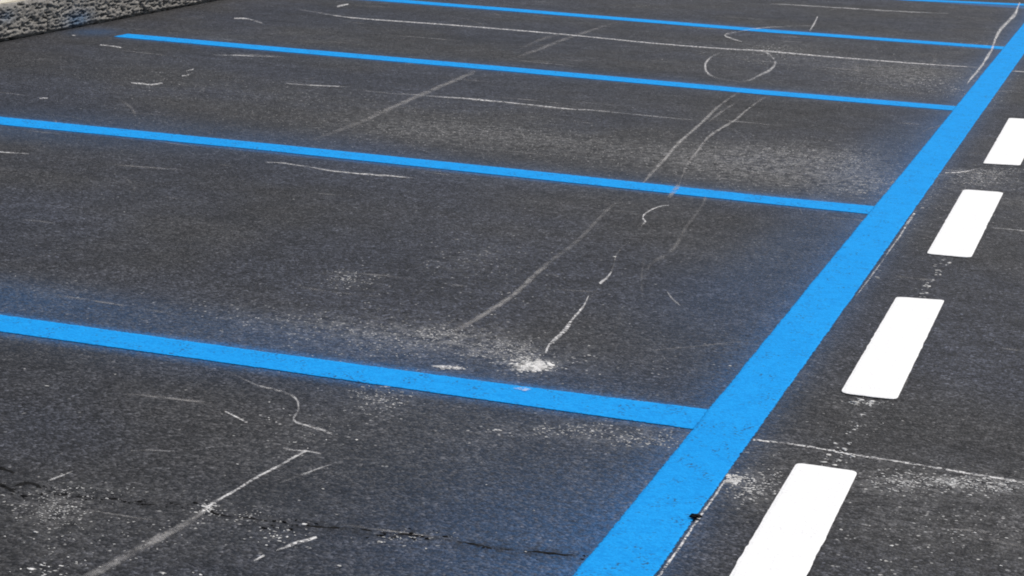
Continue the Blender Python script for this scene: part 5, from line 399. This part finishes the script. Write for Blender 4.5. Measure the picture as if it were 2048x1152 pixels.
spray = np.zeros_like(GX)
BAY_Y = [0.0, 2.505, 5.003, 7.475, 10.0]
for k, yk in enumerate(BAY_Y):
    d = GY - yk
    xm = (GX < 0.05) & (GX > -4.17)
    up = np.where(d > 0, np.exp(-(np.abs(d) / 0.13) ** 1.3) * 0.34, np.exp(-(np.abs(d) / 0.12) ** 1.2) * 0.18)
    spray = np.maximum(spray, np.where(xm, up + 0.55 * np.exp(-(np.maximum(np.abs(d) - 0.068, 0) / 0.022) ** 2), 0))
d = np.abs(GX - 0.067)
dl = np.where(GX < 0.067, np.exp(-((d - 0.067).clip(0) / 0.07) ** 1.1) * 0.40, np.exp(-((d - 0.067).clip(0) / 0.035) ** 1.2) * 0.22)
spray = np.maximum(spray, dl)
spray += 0.20 * blob(-0.12, -0.90, 0.15, 0.36, 0.1) + 0.05 * blob(-0.40, -0.55, 0.22, 0.45)     # heavy drift by the nearest corner
spray += 0.09 * blob(-0.17, 1.9, 0.07, 0.75) + 0.07 * blob(-0.25, 1.2, 0.12, 0.5)
spray += 0.22 * blob(-1.95, 0.24, 0.30, 0.11) + 0.07 * blob(-1.35, 0.26, 0.4, 0.10)
spray += 0.07 * blob(-0.95, 0.22, 0.35, 0.09)
spray += 0.14 * blob(-3.3, 2.3, 0.5, 0.12) + 0.08 * blob(-2.6, 2.75, 0.5, 0.14)
spray += 0.26 * blob(-4.36, 5.06, 0.09, 0.11)
spray += 0.10 * blob(-0.15, 3.7, 0.08, 0.7)

dust = 0.03 * np.ones_like(GX)
for cx, cy, ax, ay, bx, by, n, s0, s1 in CHIPS:
    det = ax * by - ay * bx
    u = ((GX - cx) * by - (GY - cy) * bx) / det
    v = ((GY - cy) * ax - (GX - cx) * ay) / det
    dust += 0.55 * np.exp(-0.5 * ((u / 1.1) ** 2 + (v / 1.1) ** 2)) * min(1.0, n / 160.0)
dust += 0.35 * blob(-1.0, 3.2, 0.7, 0.2) + 0.5 * blob(-0.55, 3.1, 0.35, 0.22) + 0.35 * blob(-0.3, 2.85, 0.22, 0.15)
dust += 0.25 * blob(-1.75, 3.2, 0.5, 0.2) + 0.12 * blob(-1.2, 0.36, 0.35, 0.08) + 0.4 * blob(-0.75, 0.34, 0.3, 0.07)
dust += 0.40 * blob(-1.50, -0.93, 0.09, 0.07, 0.3) + 0.25 * blob(-0.5, 6.3, 0.5, 0.3) + 0.2 * blob(-2.4, 3.7, 0.6, 0.2)
dust += 0.25 * blob(-0.95, 1.2, 0.07, 0.12) + 0.2 * blob(0.55, 2.9, 0.25, 0.3)
dust = np.clip(dust, 0, 1.0)

bit_shade = np.zeros_like(GX)
for ln in CRACKS:
    for P, Q in zip(ln[:-1:2], ln[2::2]):
        m = np.exp(-(seg_dist(P, Q) / 0.024) ** 2)
        bit_shade = np.maximum(bit_shade, 0.8 * m)
for P, Q, wd, am in (((-2.30, 3.05), (-2.62, 2.55), 0.05, 0.30), ((-2.75, 1.85), (-3.05, 1.20), 0.06, 0.30), ((-2.9, 3.6), (-3.4, 3.3), 0.05, 0.2),
                     ((-1.75, 4.35), (-2.7, 3.2), 0.05, 0.18), ((-1.9, 0.62), (-1.7, 0.85), 0.05, 0.35)):
    bit_shade = np.maximum(bit_shade, am * np.exp(-(seg_dist(P, Q) / wd) ** 2))
bit_shade = np.maximum(bit_shade, 0.75 * np.exp(-(((GX - KERB_X) / 0.035) ** 2)))      # shade line at the kerb's foot, painted dark into the asphalt

GZ = np.zeros_like(GX)
ground = grid_obj('asphalt_ground', GX, GY, GZ, M_ASPHALT, dict(overspray=spray, dust=dust, bitumen_shade=bit_shade))
tag(ground, 'dark grey worn asphalt of the parking area', kind='structure')

# ------------------------------------------------------------------ kerb of rough stones with pale paving behind it
def kerb_stone(y0, y1, parent, seed):
    """rough split face (real relief), flat pale-edged top; one stone of the kerb"""
    rs = 0.0045
    ny = max(4, int((y1 - y0) / (rs * 1.3)))
    nz = int(KERB_H / rs)
    ys = np.linspace(y0 + 0.004, y1 - 0.004, ny)
    zs = np.linspace(-0.02, KERB_H, nz)
    X = np.zeros((nz, ny)); P = np.zeros((nz, ny)); O = np.zeros((nz, ny))
    for i, z in enumerate(zs):
        for j, y in enumerate(ys):
            q = Vector((y * 12.0 + z * 5.0, z * 62.0, seed * 0.37))
            a = noise.fractal(q, 0.7, 2.1, 4)
            b = noise.fractal(Vector((y * 30.0 + z * 12.0, z * 130.0, 9.0)), 0.7, 2.0, 3)
            r = 0.006 * a + 0.006 * b
            pit = max(0.0, -(a * 0.6 + b * 0.7) - 0.18)
            e = min(1.0, min(y - y0, y1 - y) / 0.012)
            t = min(1.0, (KERB_H - z) / 0.02)
            X[i, j] = KERB_X + r * (0.25 + 0.75 * t) - 0.030 * min(1.0, pit * 2.2) * t - 0.010 * (1 - e) - 0.012 * (1 - t) ** 2
            if z < 0.018: X[i, j] -= 0.022 * (1 - max(z, 0) / 0.018)
            P[i, j] = min(1.0, pit * 2.6)
            O[i, j] = (0.75 * math.exp(-((y - 5.16) / 0.13) ** 2 - ((z - 0.04) / 0.045) ** 2)
                       + 0.45 * math.exp(-((y - 4.48) / 0.07) ** 2 - ((z - 0.12) / 0.03) ** 2))
    # top, 14 cm deep
    top = 5
    for k in range(1, top + 1):
        xt = X[nz - 1] * (1 - k / top) + (KERB_X - 0.14) * (k / top)
        X = np.vstack([X, xt[None]]); P = np.vstack([P, np.full((1, ny), -1.0)]); O = np.vstack([O, np.zeros((1, ny))])
    Y = np.tile(ys, (nz + top, 1))
    Z = np.concatenate([np.tile(zs[:, None], (1, ny)), np.full((top, ny), KERB_H)])
    o = grid_obj('kerb_stone', X, Y, Z, M_STONE, dict(pit=P, overspray=O), True, parent)
    # end faces and the back, so that the stone is closed
    bm = bmesh.new(); bm.from_mesh(o.data)
    bm.verts.ensure_lookup_table()
    rows = nz + top
    for col in (0, ny - 1):
        bm.verts.ensure_lookup_table()
        loop = [bm.verts[i * ny + col] for i in range(rows)]
        base = bm.verts.new((KERB_X - 0.14, loop[0].co.y, -0.02))
        for a, b in zip(loop[:-1], loop[1:]):
            f = bm.faces.new((base, a, b)) if col else bm.faces.new((base, b, a))
    bm.to_mesh(o.data); bm.free()
    return o

kerb = bpy.data.objects.new('stone_kerb', None)
COL.objects.link(kerb)
tag(kerb, 'low rough grey stone kerb with a pale top at the left edge of the asphalt', 'kerb')
edges = [3.0, 3.98, 4.86, 5.84, 6.80, 7.74]
for i, (a, b) in enumerate(zip(edges[:-1], edges[1:])):
    kerb_stone(a, b, kerb, i + 1)

pv = [(-60, -60, KERB_H + 0.004), (KERB_X - 0.035, -60, KERB_H + 0.004), (KERB_X - 0.035, 90, KERB_H + 0.004), (-60, 90, KERB_H + 0.004),
      (-60, -60, -0.02), (KERB_X - 0.145, -60, -0.02), (KERB_X - 0.145, 90, -0.02), (-60, 90, -0.02),
      (KERB_X - 0.035, -60, KERB_H + 0.0015), (KERB_X - 0.035, 90, KERB_H + 0.0015), (KERB_X - 0.145, -60, KERB_H + 0.0015), (KERB_X - 0.145, 90, KERB_H + 0.0015)]
pf = [(0, 1, 2, 3), (1, 8, 9, 2), (8, 10, 11, 9), (10, 5, 6, 11)]
tag(mesh_obj('pavement', pv, pf, M_CONCRETE), 'pale cream concrete paving behind the stone kerb', kind='structure')

# ------------------------------------------------------------------ painted lines
def strip(name, A, B, z, mat, ragged=0.002, feather=0.010, end=0.012):
    """paint film between edge polylines A and B (same count), thin but solid: top with feathered rim, skirt down to the asphalt"""
    A = np.array(A, float); B = np.array(B, float)
    L = np.concatenate([[0], np.cumsum(np.linalg.norm(np.diff((A + B) / 2, axis=0), axis=1))])
    n = max(8, int(L[-1] / 0.02))
    s = np.unique(np.concatenate([np.linspace(0, L[-1], n), [end, L[-1] - end]]))
    R = lambda P: np.stack([np.interp(s, L, P[:, 0]), np.interp(s, L, P[:, 1])], 1)
    a, b = R(A), R(B)
    w = np.linalg.norm(b - a, axis=1)[:, None]
    dv = (b - a) / w
    seed = rng.random() * 50
    wob = lambda k: np.array([[noise.noise(Vector((q * 9, seed, k))) * ragged + noise.noise(Vector((q * 60, seed, k + 5))) * ragged * 0.8] for q in s])
    a = a - dv * (0.007 + wob(0)); b = b + dv * (0.007 + wob(1))
    rows = [a, a + dv * feather, a + dv * np.minimum(w * 0.5, 0.06), b - dv * feather, b]
    e = np.minimum(1.0, np.minimum(s, L[-1] - s) / end)
    X = np.concatenate([[r[:, 0] for r in [a]], [r[:, 0] for r in rows], [b[:, 0]]])
    Y = np.concatenate([[r[:, 1] for r in [a]], [r[:, 1] for r in rows], [b[:, 1]]])
    Z = np.full_like(X, z); Z[0] = 0.0005; Z[-1] = 0.0005
    E = np.stack([e * 0, e * 0, e, e, e, e * 0, e * 0])
    return grid_obj(name, X.T[:, ::-1].copy(), Y.T[:, ::-1].copy(), Z.T[:, ::-1].copy(), mat, dict(edge=E.T[:, ::-1].copy()), False)

edge_l = strip('edge_line', [(-0.002, -2.2), (0.001, -0.5), (-0.001, 1.3), (0.002, 3.9), (-0.002, 6.5), (0.001, 13.6)],
               [(0.136, -2.2), (0.134, -0.5), (0.136, 1.3), (0.133, 3.9), (0.131, 6.5), (0.133, 13.6)], 0.0026, M_BLUE, 0.0016, 0.017)
tag(edge_l, 'long bright blue line running up the right side past the ends of every bay line', 'painted line')

bay_lab = ['blue bay line nearest the camera, crossing the lower left of the picture',
           'second blue bay line from the bottom, running off the left edge of the picture',
           'third blue bay line from the bottom, its left end just short of the stone kerb',
           'fourth blue bay line from the bottom, cut by the top edge of the picture',
           'fifth and farthest blue bay line, only a sliver at the top right corner']
bay_edges = [
    ([(-4.24, 0.070), (-1.79, 0.071), (-1.09, 0.062), (-0.45, 0.066), (0.03, 0.082)], [(-4.24, -0.068), (-1.79, -0.066), (-1.09, -0.066), (-0.45, -0.074), (0.03, -0.076)]),
    ([(-4.24, 2.572), (-3.30, 2.570), (-2.25, 2.586), (-1.26, 2.584), (-0.34, 2.560), (0.03, 2.580)], [(-4.24, 2.425), (-3.30, 2.415), (-2.25, 2.448), (-1.26, 2.442), (-0.34, 2.428), (0.03, 2.432)]),
    ([(-4.20, 5.090), (-3.43, 5.082), (-2.09, 5.086), (-0.84, 5.050), (0.03, 5.075)], [(-4.20, 4.940), (-3.43, 4.928), (-2.09, 4.932), (-0.84, 4.908), (0.03, 4.930)]),
    ([(-4.20, 7.58), (-2.91, 7.57), (-1.33, 7.508), (0.03, 7.575)], [(-4.20, 7.415), (-2.91, 7.41), (-1.33, 7.36), (0.03, 7.43)]),
    ([(-4.20, 10.075), (-2.0, 10.07), (0.03, 10.39)], [(-4.20, 9.925), (-2.0, 9.92), (0.03, 10.25)]),
]
bay_edges[4] = ([(-4.20, 10.03), (-1.4, 10.02), (-0.84, 10.02), (0.03, 10.30)], [(-4.20, 9.88), (-1.4, 9.87), (-0.84, 9.88), (0.03, 10.15)])
for lab, (a, b) in zip(bay_lab, bay_edges):
    o = strip('bay_line', a, b, 0.0016, M_BLUE, 0.0016, 0.017)
    tag(o, lab, 'painted line', 'blue parking bay lines')

# white dashes: rounded, slightly raised thermoplastic
def dash(corners, label, r=0.022):
    c = [Vector((*p, 0)) for p in corners]
    cen = sum(c, Vector()) / 4
    out = []
    for i in range(4):
        p, a, b = c[i], c[i - 1], c[(i + 1) % 4]
        u, v = (a - p).normalized(), (b - p).normalized()
        rr = r * rng.uniform(0.6, 1.25)
        s, e = p + u * rr, p + v * rr
        for k in range(6):
            t = k / 5
            out.append(s * (1 - t) ** 2 + p * 2 * t * (1 - t) + e * t * t)
    dense = []
    for i in range(len(out)):
        a, b = out[i], out[(i + 1) % len(out)]
        n = max(1, int((b - a).length / 0.015))
        dense += [a.lerp(b, k / n) for k in range(n)]
    sd = rng.random() * 90
    pts = []
    for p in dense:
        w = noise.noise(Vector((p.x * 40, p.y * 25, sd))) * 0.0028 + noise.noise(Vector((p.x * 160, p.y * 120, sd))) * 0.0016
        pts.append(p + (p - cen).normalized() * w)
    N = len(pts)
    def inset(d):
        res = []
        for i, p in enumerate(pts):
            tn = (pts[(i + 1) % N] - pts[i - 1]).normalized()
            nn = Vector((-tn.y, tn.x, 0))
            if nn.dot(cen - p) < 0: nn = -nn
            res.append(p + nn * d)
        return res
    V = [(p.x, p.y, 0.0005) for p in pts] + [(p.x, p.y, 0.0028) for p in pts] + [(p.x, p.y, 0.0040) for p in inset(0.008)]
    V.append((cen.x, cen.y, 0.0040))
    ccw = sum(pts[i].x * pts[(i + 1) % N].y - pts[(i + 1) % N].x * pts[i].y for i in range(N)) > 0
    F = []
    for ring in range(2):
        for i in range(N):
            j = (i + 1) % N
            q = (ring * N + i, ring * N + j, (ring + 1) * N + j, (ring + 1) * N + i)
            F.append(q if ccw else q[::-1])
    for i in range(N):
        q = (2 * N + i, 2 * N + (i + 1) % N, 3 * N)
        F.append(q if ccw else q[::-1])
    o = mesh_obj('white_dash', V, F, M_WHITE, attrs=dict(edge=[0.25] * N + [0.55] * N + [1.0] * (N + 1)))
    tag(o, label, 'road marking', 'white dashes beside the long blue line')

dash_lab = ['nearest white dash, cut by the bottom edge of the picture',
            'second white dash from the bottom, whole with rounded corners, right of the long blue line',
            'third white dash from the bottom, beside the junction with the second blue bay line',
            'farthest white dash, cut by the right edge of the picture']
D = [[tuple(p) for p in d] for d in DASHES]
D[0][2] = (0.383, -1.22); D[0][3] = (0.256, -1.22)
for c, lab in zip(D, dash_lab): dash(c, lab)

# ------------------------------------------------------------------ chalk marks and scuffs on the asphalt
for name, label, cat, z, pts in MARKS:
    V, F, U_, S_ = [], [], [], []
    sd = rng.random() * 99
    for i, (lx, ly, rx, ry, s) in enumerate(pts):
        j = noise.noise(Vector((i * 0.9, sd, 0))) * 0.12
        w = (0.88 if name == 'scuff_mark' and z < 2.3 else 0.92) * (1.0 + noise.noise(Vector((i * 0.6, sd, 4))) * 0.45)
        cx, cy = (lx + rx) / 2, (ly + ry) / 2
        hx, hy = (rx - lx) / 2, (ry - ly) / 2
        cx += hx * j * 2; cy += hy * j * 2
        for k in (-1.2, -0.5, 0.5, 1.2):
            V.append((cx + hx * k * w, cy + hy * k * w, (z * 0.0003 if z < 5 else 0.0036 + (z - 6) * 0.001))); U_.append(0.5 + k / 2.4); S_.append(s)
        if i:
            b = i * 4
            for k in range(3): F.append((b - 4 + k, b - 3 + k, b + 1 + k, b + k))
    up = sum(((Vector(V[f[1]]) - Vector(V[f[0]])).cross(Vector(V[f[3]]) - Vector(V[f[0]]))).z for f in F)
    if up < 0: F = [f[::-1] for f in F]
    o = mesh_obj(name, V, F, M_SCUFF if name == 'scuff_mark' else M_CHALK, attrs=dict(u=U_, s=S_))
    tag(o, label, cat)

# faint fine streaks all over the surface, too many to count
V, F, U_, S_ = [], [], [], []
for q in range(240):
    x, y = rng.uniform(-4.3, 1.2), -1.3 + 11.1 * rng.random() ** 0.8
    along = rng.random() < 0.75
    ang = rng.gauss(0.0, 0.10) if along else rng.choice((1.57, 1.2, 2.2)) + rng.gauss(0, 0.18)
    ln = rng.uniform(0.05, 0.45) * (1.0 if along else 1.6)
    wd = rng.uniform(0.003, 0.010) * (1.0 + 0.18 * max(y, 0)) * (1.0 if along else 0.6)
    s0 = rng.uniform(0.18, 0.48) * (1.0 if along else 0.75)
    bend = rng.gauss(0, 0.25)
    n = 7
    b0 = len(V)
    for i in range(n):
        tt = i / (n - 1)
        a = ang + bend * (tt - 0.5)
        cx, cy = x + math.cos(a) * ln * (tt - 0.5), y + math.sin(a) * ln * (tt - 0.5)
        nx, ny = -math.sin(a) * wd, math.cos(a) * wd
        for k in (-1.0, 0.0, 1.0):
            V.append((cx + nx * k, cy + ny * k, 0.00025 + q * 1e-6)); U_.append(0.5 + k / 2); S_.append(s0 * math.sin(math.pi * (0.08 + 0.84 * tt)))
        if i:
            b = b0 + i * 3
            for k in range(2): F.append((b - 3 + k, b + k, b + 1 + k, b - 2 + k))
tag(mesh_obj('faint_scuffs', V, F, M_SCUFF, attrs=dict(u=U_, s=S_)), 'faint pale scuffs and streaks all over the worn asphalt', 'scuffs', kind='stuff')

def chip(V, F, x, y, r, z0=0.0006, flat=0.22):
    """a flat irregular crumb: ring on the ground and a smaller raised ring"""
    n = rng.randint(5, 7)
    b = len(V)
    ph = rng.random() * 6.28
    rad = [r * rng.uniform(0.4, 1.15) for _ in range(n)]
    st = rng.uniform(0.6, 2.2)
    for k in range(n):
        a = ph + 6.2832 * k / n
        V.append((x + rad[k] * math.cos(a) * st, y + rad[k] * math.sin(a), z0))
    h = z0 + r * flat * rng.uniform(0.5, 1.2)
    for k in range(n):
        a = ph + 6.2832 * k / n
        V.append((x + 0.7 * rad[k] * math.cos(a) * st, y + 0.7 * rad[k] * math.sin(a), h))
    for k in range(n):
        j = (k + 1) % n
        F.append((b + k, b + j, b + n + j, b + n + k))
    F.append(tuple(b + n + k for k in range(n)))

V, F = [], []
for cx, cy, ax, ay, bx, by, n, s0, s1 in CHIPS:
    for _ in range(n):
        u, v = nrng.normal(0, 0.55, 2)
        s = s0 + (s1 - s0) * rng.random() ** 2.2
        chip(V, F, cx + ax * u + bx * v, cy + ay * u + by * v, s * 0.5 + 0.0006)
for x, y, s in FLECKS: chip(V, F, x, y, s * 0.6)
for _ in range(420):
    x, y = rng.uniform(-4.4, 1.4), rng.uniform(-1.4, 9.5)
    chip(V, F, x, y, 0.0008 + 0.0018 * rng.random() ** 3)
tag(mesh_obj('white_paint_crumbs', V, F, M_CHIP), 'white paint crumbs and powder scattered over the asphalt', 'paint crumbs', kind='stuff')

for name, label, cat, q in DOTS:
    V, F = [], []
    for x, y in q:
        chip(V, F, x, y, rng.uniform(0.004, 0.007), 0.0008, 0.2)
        for _ in range(2): chip(V, F, x + rng.gauss(0, 0.002), y + rng.gauss(0, 0.025), rng.uniform(0.0018, 0.0038))
    tag(mesh_obj(name, V, F, M_CHIP), label, cat, kind='stuff')

# the ragged dark joint across the near bay
V, F = [], []
for ln in CRACKS:
    for (x0, y0), (x1, y1) in zip(ln[:-1], ln[1:]):
        m = max(2, int(math.hypot(x1 - x0, y1 - y0) / 0.004))
        for k in range(m):
            if rng.random() < 0.30 + 0.75 * noise.noise(Vector((x0 * 7, y0 * 7, 1))):
                t = k / m
                chip(V, F, x0 + (x1 - x0) * t + rng.gauss(0, 0.003), y0 + (y1 - y0) * t + rng.gauss(0, 0.016), 0.0012 + 0.0040 * rng.random() ** 2.2, 0.0007, 0.3)
for ln in CRACKS:
    L = [Vector((*p, 0)) for p in ln]
    prev = None
    acc = 0.0
    for a, b in zip(L[:-1], L[1:]):
        d = b - a
        nn = Vector((-d.y, d.x, 0)).normalized()
        for k in range(max(1, int(d.length / 0.006))):
            p = a + d * (k / max(1, int(d.length / 0.006)))
            acc += 0.006
            w = 0.0016 + 0.0066 * noise.noise(Vector((acc * 14, 3.0, ln[0][1]))) + 0.0060 * noise.noise(Vector((acc * 55, 8.0, 2)))
            o_ = nn * (0.016 * noise.noise(Vector((acc * 11, 5.0, ln[0][1]))) + 0.004 * noise.noise(Vector((acc * 60, 1.0, 2))))
            if w <= 0.0006: prev = None; continue
            i0 = len(V)
            l, r_ = p + o_ + nn * w, p + o_ - nn * w
            V += [(l.x, l.y, 0.0004), (r_.x, r_.y, 0.0004)]
            if prev is not None: F.append((prev, prev + 1, i0 + 1, i0))
            prev = i0
tag(mesh_obj('asphalt_crack', V, F, M_BITUMEN), 'ragged black crack running across the nearest bay to the long blue line', 'crack', kind='stuff')

V, F = [], []
chip(V, F, 0.1335, -0.605, 0.008, 0.0052, 0.5); chip(V, F, 0.131, -0.613, 0.006, 0.0052, 0.5)
tag(mesh_obj('tar_blob', V, F, M_BITUMEN), 'small black tar blob on the right edge of the long blue line', 'tar blob')
